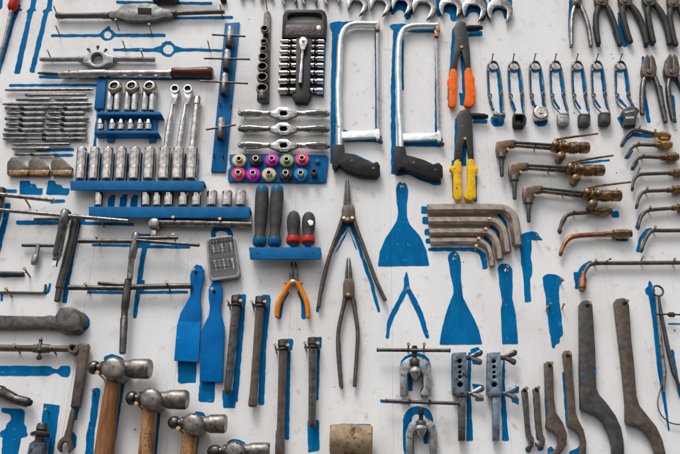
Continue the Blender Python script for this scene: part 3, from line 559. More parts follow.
tee_wrench('long dark tee wrench with a thick tubular crossbar beside the blue paddles', [((68, 287.6), (126, 288.4), 2.6), ((98, 283.2), (125, 285), 1.9), ((130, 287.2), (192, 286), 2.9)], [(128.6, 279, 3.4), (127, 290, 4.0), (125, 308, 4.0), (124.8, 309, 3.4), (124.4, 318, 3.3), (124.2, 319, 3.9), (122.6, 354, 3.4)], 'gunmetal', 'gunmetal', 20, 24)
t = thing('breaker_bar', 'chrome breaker bar with a swivel head under the lower socket rail', 'breaker bar', 200, 223)
lt(t, 'handle', 'steel', (158, 222.4), (252, 224.6), [(0, 3.2), (.02, 4.0), (.52, 4.1), (.53, 3.5), (.55, 3.7), (.98, 3.7), (1, 3.0)], h=16)
M().out(153.4, 222.4, [(4, 4.5), (8, 6.0), (22, 6.2), (28, 5.2), (30, 3.0)]).part(t, 'swivel_head', 'steel')
tb(t, 'square_drive', 'nickel', [(154, 226), (154.2, 235)], 2.9, h=15, n=4, rnd=False)
t = thing('steel_rod', 'dark steel rod ending over a painted bar above the hex key', 'rod', 10, 273)
tb(t, 'rod', 'brown_steel', [(-6, 272.8), (23.6, 273.6)], 2.0)
t = thing('hex_key', 'thin dark hex key with a short upturned end above the flat wrench', 'hex key', 20, 292)
tb(t, 'key', 'dark_steel', [(-6, 292.4), (20, 292.6), (40, 293), (44.4, 291.6), (45.6, 284.5)], 1.3, n=6, smooth=3)
t = thing('ratchet_wrench', 'heavy flat dark ratchet wrench with a ribbed gear head', 'wrench', 40, 321)
pl(t, 'handle', 'gunmetal', [(-8, 315), (44, 316), (49, 314.6), (58, 316), (58, 329), (48, 329), (44, 328.4), (-8, 329)], 4, 18, bev=3)
b = pl(t, 'head', 'gunmetal', Z(0, 265, [(250, 230), (270, 195), (320, 185), (345, 205), (362, 235), (360, 290), (335, 305), (265, 300), (248, 275)]), 3, 34, bev=2)
for k in range(5): sub(b, 'gear_rib', 'brown_steel', M().tube([(74.5 + k * 1.9, 309 + k * 1.2), (79 + k * 1.7, 317.5), (79.4 + k * 1.5, 324), (74 + k * 1.6, 331.5 - k * .6)], 1.25, h=26 - k * 3, smooth=3))
t = thing('jointed_wrench', 'long brown jointed wrench with a collar, thumbscrew and hanging arm', 'wrench', 60, 350)
lt(t, 'rod', 'brown_steel', (-8, 348), (72, 349), [(0, 3.5), (.5, 3.3), (.52, 4.0), (.6, 4.8), (.64, 4.6), (.72, 4.2), (.73, 3.2), (1, 3.2)], h=16)
lt(t, 'thumbscrew', 'dark_steel', (41, 338), (39, 360), [(0, .9), (.1, 2.0), (.2, 1.4), (.4, 3.4), (.6, 3.4), (.68, 1.2), (.8, 1.2), (.85, 2.8), (.95, 2.6), (1, 1.2)], h=20)
M().plate(circle(72.6, 348.6, 5.6, 16), 4, 26, holes=[circle(72.2, 348, 2.6, 10)], bev=2).part(t, 'clevis', 'brown_steel')
b = pl(t, 'arm', 'brown_steel', [(77.6, 344), (80, 342.6), (87.5, 343.4), (88.6, 346), (85, 372), (79, 407), (74.4, 407), (70, 407), (75, 372)], 8, 22, bev=3)
pl(t, 'jaw', 'brown_steel', [(71, 405), (75.4, 406), (69.4, 438), (71.6, 444), (70.2, 451), (67, 454), (68, 447), (66.4, 442), (62.6, 442), (60.4, 446), (60.6, 453), (57, 450), (56.6, 445), (59.6, 439), (64.4, 436)], 6, 18, bev=2, smooth=1)
t = thing('drift_tube', 'dark hollow tapered steel tube pointing down beside painted bar', 'tube', 10, 398)
tb(t, 'tube', 'gunmetal', [(-8, 390.6), (2, 393), (2.2, 393.1), (14, 399), (14.4, 399.2), (28, 402.6), (30, 403)], [7, 6.8, 6.0, 5.4, 4.8, 4.9, 4.2], h=18)
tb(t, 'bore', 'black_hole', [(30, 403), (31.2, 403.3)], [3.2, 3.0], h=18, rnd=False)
t = thing('grease_fitting', 'grey blue tool with a stacked dark knob on a painted strip', 'fitting', 40, 440)
lt(t, 'knob', 'gunmetal', (43, 423.6), (39, 444), [(0, 4.6), (.1, 5.4), (.3, 5.6), (.36, 4.6), (.42, 8.2), (.5, 10), (.62, 9.6), (.66, 5), (.84, 4.6), (.86, 5.6), (1, 5.6)], h=26)
lt(t, 'body', 'blue_grey_steel', (39.6, 442), (34, 476), [(0, 6.8), (.05, 8.8), (.3, 9.4), (1, 10)], h=26)

# ================================================================== bottom left: hammers, paddles, bars
def hammer(lab, bx, by, cx, cy, fx0, fx1, fy, rb, rc, rf, hand, wm):
    t = thing('ball_peen_hammer', lab, 'hammer', cx, cy, 'ball peen hammers')
    M().lathe((bx - rb, by), (cx - rc * .75, cy), [(0, .3), (.02, rb * .35), (.12, rb * .72), (.3, rb), (.5, rb * 1.0), (.62, rb * .9), (.66, rb * .62), (.8, rb * .6), (.86, rb * .95), (1, rb * 1.0)], h=36).part(t, 'ball_peen', 'gunmetal')
    M().plate(circle(cx, cy, rc, 26), 8, 66, bev=10).part(t, 'cheek', 'hammer_steel', sharp=60)
    M().lathe((cx + rc * .6, (cy + fy) / 2), (fx1, fy), [(0, rf * .8), (.28, rf * .82), (.42, rf * .98), (.46, rf), (.93, rf * 1.03), (1, rf * .9)], h=36, n=26).part(t, 'face', 'hammer_steel', sharp=50)
    tb(t, 'handle', wm, [q[:2] for q in hand], [q[2] for q in hand], h=30, flat=1.25, smooth=3)
    tb(t, 'eye_wedge', 'brass', [(hand[0][0] - 4, hand[0][1] + 1.2), (hand[0][0] - 1, hand[0][1] + 1.6)], 1.1, h=46)
hammer('ball peen hammer with a reddish handle, highest of the hammers', 95, 367.4, 112, 368, 125, 150.5, 369, 6.8, 12.2, 9.8, [(113.6, 376, 6.6), (112.6, 388, 7.4), (108, 420, 8.6), (104, 456, 9.6), (98, 510, 9.6)], 'wood_hammer')
hammer('ball peen hammer with a spotted worn handle beside the reddish one', 133, 398, 149.6, 398.4, 163, 187.5, 400, 7.0, 11.4, 9.4, [(150.6, 406, 6.6), (149.6, 418, 7.2), (146, 456, 7.8), (142, 510, 8)], 'wood_worn')
hammer('smaller ball peen hammer with a spotted worn handle under the painted square', 174.4, 422, 192, 423.4, 205, 226, 424, 6.4, 11.2, 9.0, [(190.6, 432, 6.4), (189.6, 442, 7.6), (187, 470, 7.8), (184, 510, 8)], 'wood_worn')
hammer('ball peen hammer whose head alone shows beside the round steel bar', 213.5, 451.6, 234, 451, 249, 269, 450.5, 6.4, 10.6, 7.6, [(235, 458, 6.4), (234, 470, 7.2), (231, 510, 8)], 'wood_worn')
t = thing('mallet', 'tan rawhide mallet head with frayed dark edges', 'mallet', 350, 440)
M().lathe((330.2, 439.6), (372.6, 440.6), [(0, 12.6), (.02, 14.2), (.08, 14.8), (.5, 15), (.52, 14.6), (.54, 15), (.93, 14.8), (.98, 14.2), (1, 12.8)], h=38, n=30).part(t, 'head', 'rawhide', sharp=50)
tb(t, 'handle', 'wood_worn', [(352, 450), (352, 480), (351, 520)], [6, 6.5, 7], h=38)

for lab, q, low, hx, hy in (('blue plastic paddle with a paler lower half beside the long tee wrench', Z(115, 265, [(368, -4), (392, 2), (404, 24), (402, 62), (388, 120), (386, 160), (392, 200), (378, 440), (268, 433), (284, 260), (296, 218), (322, 172), (340, 140), (342, 95), (340, 45), (350, 14)]),
                         Z(115, 265, [(290, 256), (382, 260), (389, 252), (378.5, 440.5), (267.5, 433.5), (281, 272)]), 195.5, 271.6),
                        ('all blue plastic paddle beside the short headed bar', Z(115, 265, [(458, 68), (476, 76), (487, 104), (487, 150), (478, 190), (482, 225), (496, 280), (492, 400), (488, 532), (383, 528), (386, 400), (392, 300), (404, 268), (424, 230), (430, 190), (424, 150), (424, 110), (436, 84)]), None, 213.8, 291)):
    t = thing('paddle', lab, 'paddle', hx, hy + 50, 'blue plastic paddles')
    pl(t, 'body', 'blue_plastic', q, 6, 14, bev=2)
    if low: pl(t, 'blade_pad', 'blue_plastic_light', low, 13, 15.6, bev=.8)
    M().out(hx + .6, hy + 1, [(13.6, 1.9), (14.5, 1.9)], n=12).part(t, 'hanging_hole', 'black_hole')
    nail(hx + .6, hy + 1, 30, 1.9, 'brass_nail', .1, -.1, 15)

def headed_bar(lab, x0, y0, x1, y1, taper):
    t = thing('steel_bar', lab, 'bar', x0, (y0 + y1) / 2, 'headed steel bars')
    dx = (x1 - x0) / (y1 - y0)
    lt(t, 'head', 'gunmetal', (x0, y0), (x0 + dx * 10.5, y0 + 10.5), [(0, 4.6), (.04, 5.4), (.6, 5.4), (.64, 5.0), (.8, 4.8), (.86, 6.2), (.97, 6.2), (1, 5)], h=16)
    p = [(x0 + dx * 10, y0 + 10), (x0 + dx * 30, y0 + 30), ((x0 + x1) / 2, (y0 + y1) / 2), (x1 - dx * 14, y1 - 14), (x1 - dx * 4, y1 - 4), (x1, y1)]
    tb(t, 'shank', 'brown_steel' if taper else 'gunmetal', p, [4.2, 4.2, 4.0, 4.0, 4.8, 4.6] if taper else [4.2, 4.2, 4.0, 3.9, 3.8, 3.4], h=16, n=8)
headed_bar('grey headed steel bar beside the all blue paddle', 237, 296, 227.4, 394, False)
headed_bar('grey headed steel bar flattened at its foot, beside the shorter grey one', 260.8, 297, 252.6, 407, True)
headed_bar('rusty headed steel bar reaching down beside a hammer head', 283.4, 340, 280, 455, True)
headed_bar('rusty headed steel bar ending above a painted block', 313, 338, 312, 428, False)

# bit case, screwdrivers on their shelf
t = thing('bit_case', 'small grey translucent plastic bit case hanging under the rail', 'case', 224, 254)
q = Z(115, 175, [(412, 300), (425, 284), (525, 272), (542, 286), (566, 440), (556, 462), (440, 478), (425, 462)])
pl(t, 'back', 'case_back', q, 3, 8, bev=1.5, hpix=22)
for i in range(2):
    for k in range(5):
        x = 212.2 + k * 4.4 + i * 2; y = 241 + i * 17 - k * .5
        tb(t, 'bit', 'steel' if k % 2 else 'chrome', [(x, y), (x + 1, y + 6), (x + 1.2, y + 6.1), (x + 2.2, y + 13)], [1.9, 1.9, 1.2, 1.0], h=15)
pl(t, 'divider', 'charcoal', [(209, 257.5), (236, 254), (236.6, 257), (209.4, 260.5)], 8, 20, bev=.6)
pl(t, 'divider', 'charcoal', [(207.5, 243), (233, 239), (233.4, 241), (207.8, 245.4)], 8, 20, bev=.6)
pl(t, 'lid', 'case_plastic', q, 20, 24, bev=1.4)
pl(t, 'rim', 'cast_grey', q, 7.8, 20.4, holes=[[(222.5 + (x - 222.5) * .88, 253.8 + (y - 253.8) * .91) for x, y in q]], bev=.6, hpix=23)
for k in range(8): tb(t, 'rib', 'charcoal', [(211.4 + k * 2.9, 239 - k * .35), (212 + k * 2.9, 243 - k * .35)], .8, h=25)
for p in ([(212, 262), (230, 259.5), (231, 266.5), (213, 269)], [(211, 250), (229, 247), (229.6, 251), (211.6, 254)]):
    pl(t, 'print_panel', 'charcoal', p, 24.05, 24.5, holes=[[((p[0][0] + p[2][0]) / 2 + (x - (p[0][0] + p[2][0]) / 2) * .86, (p[0][1] + p[2][1]) / 2 + (y - (p[0][1] + p[2][1]) / 2) * .7) for x, y in p]], bev=.1)

t = thing('tool_shelf', 'short blue steel shelf under the four screwdriver handles', 'shelf', 285, 253)
pl(t, 'lip', 'blue_steel', [(249, 247.5), (320.6, 247.6), (321, 259), (250, 259.4)], 34, 38, bev=1.2)
pl(t, 'shelf', 'blue_steel', [(249, 247.3), (320.6, 247.3), (320.6, 249.4), (249, 249.4)], .6, 34.5, bev=.5, hpix=34)
for x in (257, 313): M().out(x, 252.6, [(37.6, 1.1), (39, .9)], n=10).part(t, 'screw', 'dark_steel')
for x, lab in ((261, 'long charcoal screwdriver handle with blue ends, edge of the shelf'), (276, 'long charcoal screwdriver handle with blue ends beside the stubby pair')):
    t = thing('screwdriver', lab, 'screwdriver', x, 215, 'long handled screwdrivers')
    xt = x + 1.2; xb = x - 1.4
    lt(t, 'grip', 'charcoal', (xt, 192.6), (xb, 239), [(0, 6.4), (.1, 6.8), (.35, 6.6), (.6, 6.4), (.78, 5.4), (.9, 5.2), (1, 6.6)], h=20, n=24)
    lt(t, 'end_cap', 'teal_cap', (xt + .1, 186), (xt, 193), [(0, 2.5), (.12, 4.8), (.35, 6.0), (.9, 6.5), (1, 6.4)], h=20, n=24)
    lt(t, 'collar', 'teal_cap', (xb, 238.6), (xb - .2, 245.6), [(0, 6.4), (.2, 7.0), (.8, 6.8), (1, 5.6)], h=20, n=24)
    tb(t, 'shaft', 'steel', [(xb - .2, 245), (xb - .4, 247.2)], 1.6, h=20, rnd=False)
for k, (x, lab) in enumerate(((293.6, 'stubby charcoal screwdriver with a red collar and unmarked grip'), (308.6, 'stubby charcoal screwdriver with a red collar and pale chip on its grip'))):
    t = thing('stubby_screwdriver', lab, 'screwdriver', x, 228, 'stubby screwdrivers')
    lt(t, 'grip', 'charcoal', (x + .3, 211.6 + k), (x - .4, 238), [(0, 2.2), (.06, 4.6), (.2, 6.4), (.4, 6.9), (.65, 6.4), (.85, 5.3), (1, 6.4)], h=20, n=24)
    lt(t, 'collar', 'red_plastic', (x - .4, 237.4), (x - .5, 243.8), [(0, 6.4), (.2, 7.1), (.8, 7.0), (1, 5.8)], h=20, n=24)
    lt(t, 'neck', 'teal_cap', (x - .4, 243.4), (x - .5, 247), [(0, 4.4), (.5, 3.8), (1, 2.2)], h=20)
    if k: pl(t, 'chip', 'saw_paint', [(307.4, 221), (310, 219.8), (313.4, 221), (313, 224.4), (310, 226), (308.6, 223.6)], 33.0, 36.6, bev=.6)

# small orange pliers
t = thing('needle_nose_pliers', 'small needle nose pliers with amber orange handles', 'pliers', 293, 290)
for s in (-1, 1):
    x = 293.6
    pl(t, 'jaw', 'gunmetal', [(x + s * .4, 279), (x + s * .6, 272), (x + s * 1.2, 261.5), (x + s * 2.4, 261.8), (x + s * 4.2, 272), (x + s * 4.6, 280), (x + s * 2, 284)], 6, 16, bev=1.2)
    ha = [(x + s * 1.0, 281.6), (x + s * 4.2, 284.4), (x + s * 9, 293), (x + s * 13.4, 304), (x + s * 14.6, 318.4)] if s > 0 else [(x - 1.0, 281.6), (x - 4.4, 284.6), (x - 10, 294), (x - 15.4, 304), (x - 16.6, 317.6)]
    tb(t, 'handle', 'amber', ha, [2.0, 2.6, 2.5, 2.6, 2.2], h=12, smooth=4, flat=1.2)
    tb(t, 'guard', 'amber', [(x + s * 3, 284.4), (x + s * 6, 283.4), (x + s * 9.6, 283.0)], [2.0, 1.5, .9], h=14)
M().out(293.4, 281.6, [(8, 2.8), (18, 2.6), (19.5, 1.4)]).part(t, 'pivot', 'nickel')

def circlip(lab, tips, joint, hl, hr, m):
    (x, y0, y1), (jx0, jx1, jy0, jy1) = tips, joint
    t = thing('circlip_pliers', lab, 'pliers', x, jy1, 'circlip pliers')
    for s in (-1, 1):
        pl(t, 'jaw', 'gunmetal', [(x + s * .5, y1 + 1), (x + s * .5, y0 + 1), (x + s * 1.2, y0), (x + s * 2.2, y0 + 4), (x + s * 3.6, y1 - 6), (x + s * 3.9, y1 + 1)], 8, 18, bev=1.4)
    pl(t, 'joint', 'brown_steel', [(jx0 + 1, jy0), (jx1 - 1, jy0), (jx1 + .4, jy0 + 5), (jx1 + .6, jy1 - 3), (jx1 - 1.5, jy1), (jx0 + 1.5, jy1), (jx0 - .6, jy1 - 3), (jx0 - .4, jy0 + 5)], 4, 22, bev=2)
    M().out(x, (jy0 + jy1) / 2 + 6, [(20, 2.0), (24, 1.7)], n=14).part(t, 'pivot', 'brass')
    tb(t, 'handle', m, hl, [2.6] + [2.1] * (len(hl) - 1), h=11, smooth=4, flat=1.3)
    tb(t, 'handle', m, hr, [2.6] + [2.1] * (len(hr) - 1), h=11, smooth=4, flat=1.3)
circlip('large circlip pliers with widely splayed brown handles', (347.2, 179, 205), (342, 354.6, 204.6, 221), [(343.5, 217), (338, 232), (329, 258), (322, 285), (318.4, 308)], [(352.6, 217), (358, 232), (369, 262), (377, 283), (385.4, 301)], 'brown_steel')
circlip('large circlip pliers with closed narrow handles beside the widely splayed pair', (348.6, 257, 279), (343.4, 354, 278.6, 297), [(345.8, 294), (343.6, 306), (338.6, 330), (338.2, 352), (341.2, 387)], [(351.8, 294), (354, 306), (357.6, 330), (357, 352), (354.6, 387)], 'brown_steel')

# ================================================================== top centre: spanners, socket rail, socket case, tap wrenches
def spanner(lab, x, y, r, tilt, m='steel'):
    t = thing('spanner', lab, 'spanner', x, y, 'open ended spanners along the top')
    a = R(tilt); d = (math.sin(a), math.cos(a)); e = (math.cos(a), -math.sin(a))
    def L(u, v): return (x + u * e[0] + v * d[0], y + u * e[1] + v * d[1])
    w = r * .56; q = []
    for k in range(0, 23):                      # outer arc from one jaw tip round the back to the other
        g = math.pi * (-.27 + 1.46 * k / 22); q.append(L(math.cos(g) * r * 1.02, -math.sin(g) * r))
    q += [L(-w * 1.15, r * .86), L(-w * 1.02, r * .5)] + [L(-w * math.cos(math.pi * k / 8), r * .12 - w * .8 * math.sin(math.pi * k / 8)) for k in range(9)] + [L(w * 1.02, r * .5), L(w * 1.0, r * .95)]
    hd = pl(t, 'jaw', m, q, 4, 16, bev=2.4)
    pl(t, 'handle', m, [L(-r * .5, -r * .75), L(r * .5, -r * .75), L(r * .42, -r * 2.2), L(r * .4, -r * 7), L(-r * .4, -r * 7), L(-r * .42, -r * 2.2)], 6, 13, bev=2)
SPL = ['smallest open ended spanner tip above the tall socket rail', 'very small open ended spanner tip beside the smallest', 'open ended spanner tip above the edge of the black socket case', 'open ended spanner tip above the handle slot of the socket case', 'open ended spanner jaw between the socket case and first hacksaw',
       'open ended spanner jaw above the bend of the first hacksaw', 'open ended spanner jaw above the blade of the first hacksaw', 'open ended spanner jaw between the two hacksaws', 'open ended spanner jaw above the crossbar of the second hacksaw',
       'open ended spanner jaw above the black riveter head', 'large open ended spanner jaw beside the riveter nozzle', 'largest open ended spanner jaw at the end of the row']
for lab, (x, y, r, tl) in zip(SPL, ((246, -8, 7, 12), (266, -6, 7, 12), (289, -3, 8, 10), (309, -3.5, 8.4, 10), (332, -3.5, 9, 8), (357.4, 3.4, 10.4, -22), (380.4, 3.4, 10.8, -22), (402, 3.2, 10.6, -20), (424.6, 5.6, 12.4, -22), (450.5, 6.5, 11.4, -4), (474.4, 8, 12.2, -14), (500, 9.6, 12.8, -4))):
    spanner(lab, x, y, r, tl)

t = thing('socket_strip', 'tall olive grey socket clip rail', 'rail', 265, 56)
pl(t, 'rail', 'wedge_steel', [(264, 13), (266, 10.6), (269, 11), (270.6, 14), (269.8, 60), (269, 102), (260.6, 102), (262, 60)], .6, 10, bev=1)
for i, (x, y, r) in enumerate(((264.4, 28, 3.6), (264, 41, 3.2), (263.4, 48.4, 3.4), (262.8, 56, 4.3), (262.4, 66, 4.9), (262.2, 76.4, 5.2), (262, 87.6, 5.6))):
    g = thing('clip_socket', ['small socket at the top of the olive clip rail, apart from the others', 'smallest socket in the close column on the olive clip rail', 'second smallest socket in the close column on the olive clip rail', 'mid sized socket in the close column on the olive clip rail', 'third largest socket on the olive clip rail', 'second largest socket on the olive clip rail', 'largest socket at the foot of the olive clip rail'][i], 'socket', x, y, 'sockets facing out of the clip rail')
    r *= 1.1
    M().out(x, y, [(10, r * .8), (18, r * .82), (19, r), (30, r), (31.5, r * .93), (31.5, r * .72), (20, r * .7), (20, .05)], hpix=31).part(g, 'body', 'gunmetal')
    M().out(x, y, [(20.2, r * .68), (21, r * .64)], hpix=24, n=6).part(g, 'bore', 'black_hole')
t = thing('socket', 'plain dark socket hanging below the olive clip rail', 'socket', 262, 98)
lt(t, 'body', 'gunmetal', (262.4, 92), (262, 101.6), [(0, 4.6), (.1, 5.2), (.9, 5.2), (1, 4.4)], h=18)

t = thing('socket_case', 'black plastic socket case with a carry handle and chrome sockets', 'socket case', 304, 55)
fr = Z(225, 0, [(262, 70), (270, 50), (285, 42), (440, 42), (455, 52), (462, 72), (458, 172), (258, 168)])
pl(t, 'handle_panel', 'black_plastic', fr, 3, 20, holes=[chaikin(Z(225, 0, [(282, 74), (300, 58), (425, 58), (442, 74), (436, 100), (290, 100)]), 2)], bev=2)
pl(t, 'label', 'label_print', Z(225, 0, [(276, 112), (448, 112), (446, 160), (272, 158)]), 20.1, 20.7, bev=.1)
pl(t, 'sticker', 'hex_steel', circle(318.8, 27.6, 2.4, 14), 20.75, 21.1, bev=.05)
pl(t, 'spine', 'black_plastic', Z(225, 0, [(322, 168), (398, 168), (384, 420), (392, 430), (375, 464), (318, 462), (304, 430), (320, 418)]), 3, 18, bev=2)
pl(t, 'edge', 'blue_steel', Z(225, 0, [(392, 170), (458, 170), (448, 435), (384, 425)]), 1, 6, bev=.6)
pl(t, 'edge', 'charcoal', Z(225, 0, [(258, 168), (326, 168), (320, 436), (246, 430)]), 1, 4, bev=.6)
for s, xa, xb in ((0, 280.6, 297), (1, 324.6, 311)):
    for k, y in enumerate((41, 46.6, 52.2, 58.6, 65.4, 73, 81.4, 90.8)):
        r = 1.9 + .22 * k; off = -.35 * k if s == 0 else -.2 * k
        g = thing('case_socket', 'chrome socket, ' + ORD[k] + ' down the ' + ('blue backed' if s else 'plain black') + ' side of the socket case', 'socket', (xa + xb) / 2, y, 'sockets on the ' + ('blue' if s else 'plain') + ' side of the case')
        lt(g, 'body', 'nickel', (xa + off, y + .3), (xb + off * .4, y), [(0, r * .7), (.04, r), (.48, r), (.52, r * .72), (.6, r * .72), (.64, r * .9), (.97, r * .86), (1, r * .6)], h=13)
        lt(g, 'clip', 'black_plastic', ((xa * .38 + xb * .62) + off, y), ((xa * .26 + xb * .74) + off, y), [(0, r * .9), (.1, r * 1.1), (.9, r * 1.1), (1, r * .9)], h=13)
t = thing('ratchet', 'slim chrome ratchet clipped down the middle of the socket case', 'ratchet', 302, 60)
pl(t, 'head', 'chrome', [(298.6, 40), (300.6, 37), (303.4, 36.2), (306.4, 37.4), (308, 40.6), (306.6, 45), (304.4, 50), (301, 50), (299.2, 45)], 18, 30, bev=3, smooth=1)
M().out(303.2, 41, [(29, 1.8), (31.5, 1.6)], n=14).part(t, 'selector', 'dark_steel')
lt(t, 'handle', 'chrome', (302.8, 47), (300, 83.4), [(0, 2.0), (.1, 1.5), (.45, 1.5), (.5, 1.9), (.95, 2.2), (1, 1.6)], h=24)
for i, (y, lab) in enumerate(((113.2, 'chrome adjustable tap wrench, uppermost of three'), (128.6, 'chrome adjustable tap wrench with darker grips between the other two'), (145.2, 'chrome adjustable tap wrench just above the coloured sockets'))):
    t = thing('adjustable_tap_wrench', lab, 'tap wrench', 284, y, 'chrome tap wrenches')
    x = 283.6
    pl(t, 'body', 'steel', [(270, y - 2), (275, y - 3.4), (279, y - 6.2), (287, y - 6.4), (291, y - 3.6), (297, y - 2), (297, y + 2.4), (291, y + 4), (287, y + 6.4), (280, y + 6.4), (275, y + 4), (270, y + 2.4)], 8, 17, holes=[[(281, y - 2.4), (285.8, y - 2.4), (287.4, y), (285.8, y + 2.4), (281, y + 2.4), (279.6, y)]], bev=1.8)
    ot(t, 'jaw', 'black_hole', x, y, [(6, 3.8), (8, 3.8)])  # near-black disc put in as the shade inside the jaw opening
    for s in (-1, 1):
        lt(t, 'handle', 'chrome' if i != 1 else 'steel', (x + s * 13, y), (x + s * 46 + .4, y + (.6 if s > 0 else 0)), [(0, 2.6), (.06, 3.2), (.1, 2.9), (.24, 3.2), (.4, 4.0), (.65, 4.4), (.85, 4.2), (.96, 3.2), (1, 1.6)], h=14, flat=.7)
        lt(t, 'clip_ring', 'brass', (x + s * 13.4, y), (x + s * 14.8, y), [(0, 2.7), (.2, 3.1), (.8, 3.1), (1, 2.7)], h=14)
        pl(t, 'dark_reflection', 'charcoal', [(x + s * 22, y - 1.4), (x + s * 34, y - 2.8), (x + s * 43, y - 2.2), (x + s * 43.6, y + .6), (x + s * 34, y + 1.2), (x + s * 22, y + .4)], 21.8, 23.2, bev=.5)  # charcoal plate stands in for the dark reflection along the handle

t = thing('socket_board', 'blue plate carrying two rows of colour ringed sockets', 'plate', 278, 168)
pl(t, 'plate', 'blue_steel', [(229.6, 154.4), (238, 153.4), (326, 154.6), (328.4, 157), (327.6, 166), (326.2, 181.4), (322, 182.6), (229, 181.8), (227.6, 179), (228, 170), (231, 166), (229, 160)], .6, 7, bev=1)
ot(t, 'empty_peg', 'teal_cap', 317.6, 161, [(7, 2.6), (12, 2.4), (13, 1.6)])
for x, y, c in ((239.2, 159.6, 'cream'), (255.8, 159.2, 'ring_black'), (272, 159.2, 'magenta'), (286.8, 160, 'green'), (302.2, 158.8, 'pink'), (238.4, 173.2, 'pink'), (253.2, 173.6, 'magenta'), (269, 173.6, 'cream'), (285.8, 173.6, 'ring_black'), (300.8, 173.6, 'sky_blue'), (314.4, 172.4, None)):
    row = 'upper' if y < 166 else 'lower'
    cn = {'cream': 'cream yellow', 'ring_black': 'black', 'magenta': 'magenta', 'green': 'green', 'pink': 'pink', 'sky_blue': 'blue', None: ''}[c]
    g = thing('ringed_socket', ('nut driver socket with a %s ring in the %s row of the blue plate' % (cn, row)) if c else 'small plain dark socket without a ring on the blue plate', 'socket', x, y, 'colour ringed sockets' if c else None)
    if c:
        M().out(x, y + .4, [(7, 6.3), (9, 7.0), (17, 7.0), (19, 6.0), (19, 4.2)], hpix=16, n=26).part(g, 'ring', 'ring_' + c)
    r = 3.4 if c else 3.2
    M().out(x - .3, y - 1.0, [(7, r), (22, r), (29, r * .98), (30.5, r * .88), (30.5, r * .62), (24, r * .6), (24, .05)], hpix=29).part(g, 'body', 'nickel' if c else 'dark_steel')
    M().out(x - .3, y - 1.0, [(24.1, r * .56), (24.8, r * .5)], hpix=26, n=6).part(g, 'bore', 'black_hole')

# ================================================================== hacksaws
def hacksaw(lab, top, yoke, grip, blade, tipm, fm):
    t = thing('hacksaw', lab, 'hacksaw', grip[0][0], grip[0][1] - 60, 'hacksaws')
    b = tb(t, 'frame', fm, top, 3.2, h=14, smooth=4, flat=1.1, n=18)
    (x0, y0), (x1, y1) = yoke
    pl(t, 'crossbar', fm, [(x0, y0 - 3), (x1 - 4, y1 - 3.2), (x1 - 4, y1 - 5), (x1, y1 - 5), (x1 + .6, y1 + 5), (x1 - 3, y1 + 5), (x1 - 5, y1 + 3), (x0, y0 + 3.6)], 7, 20, bev=2)
    M().lathe((x1 - 1, y1 + 2), (x1 + 1.6, y1 + 10), [(0, 2.0), (.3, 2.4), (.4, 1.4), (.7, 1.4), (.75, 2.6), (1, 1.8)], h=14).part(t, 'wing_nut', 'gunmetal')
    (bx0, by0), (bx1, by1) = blade; n = 34; L_, R_ = [], []
    for k in range(n + 1):
        u = k / n; x = bx0 + (bx1 - bx0) * u; y = by0 + (by1 - by0) * u
        L_.append((x - 1.7, y)); R_.append((x + (1.0 if k % 2 else 2.0), y))
    pl(t, 'blade', 'saw_blade', L_ + R_[::-1], 12, 14.2, bev=.1)
    pl(t, 'tension_pin', tipm, [(bx0 - 2, by0 - 2), (bx0 + 2.4, by0 - 2), (bx0 + 2, by0 + 4), (bx0 - 1.8, by0 + 4)], 11, 19, bev=1)
    h = top[0]; pl(t, 'frame_end', 'hex_steel', [(h[0] - 2, h[1] - 4), (h[0] + 2.6, h[1] - 4), (h[0] + 2.4, h[1] + 4.4), (h[0] - 2, h[1] + 4.4)], 8, 21, bev=1.6)
    g = pl(t, 'handle', 'black_plastic', grip, 4, 24, bev=2.5)
    gx = sum(p[0] for p in grip) / len(grip); gy = sum(p[1] for p in grip) / len(grip)
    for dx, dy in ((-5, -2.6), (17, 4.6)): sub(g, 'rivet', 'gunmetal', M().out(gx + dx, gy + dy, [(23, 1.9), (25, 1.6)], n=12))
hacksaw('hacksaw with a pale frame and rusty dark blade beside the socket case', Z(325, 0, [(238, 112), (200, 111), (140, 111), (100, 124), (78, 155), (68, 210), (64, 330)]) + Z(325, 85, [(60, 0), (62, 120), (66, 200), (66, 290)]), [(341, 134.6), (379.6, 133.6)],
        Z(325, 85, [(34, 266), (86, 270), (90, 308), (130, 318), (170, 332), (212, 354), (238, 346), (250, 364), (250, 400), (236, 414), (190, 412), (150, 406), (96, 386), (66, 362), (44, 384), (32, 366)]), [(377.6, 26), (378.6, 130)], 'saw_blade', 'saw_paint')
hacksaw('hacksaw with a pale frame and orange tipped blade beside the riveters', Z(325, 0, [(512, 118), (470, 118), (400, 120), (360, 134), (342, 166), (334, 215), (332, 330)]) + Z(325, 85, [(334, 0), (336, 120), (342, 205), (344, 300)]), [(403, 136.6), (441, 136)],
        Z(325, 85, [(316, 274), (364, 278), (370, 316), (410, 326), (450, 338), (492, 358), (516, 350), (534, 366), (536, 408), (520, 424), (480, 420), (440, 408), (380, 388), (348, 372), (328, 394), (314, 376)]), [(436.6, 32), (438.8, 128)], 'copper', 'saw_paint_green')

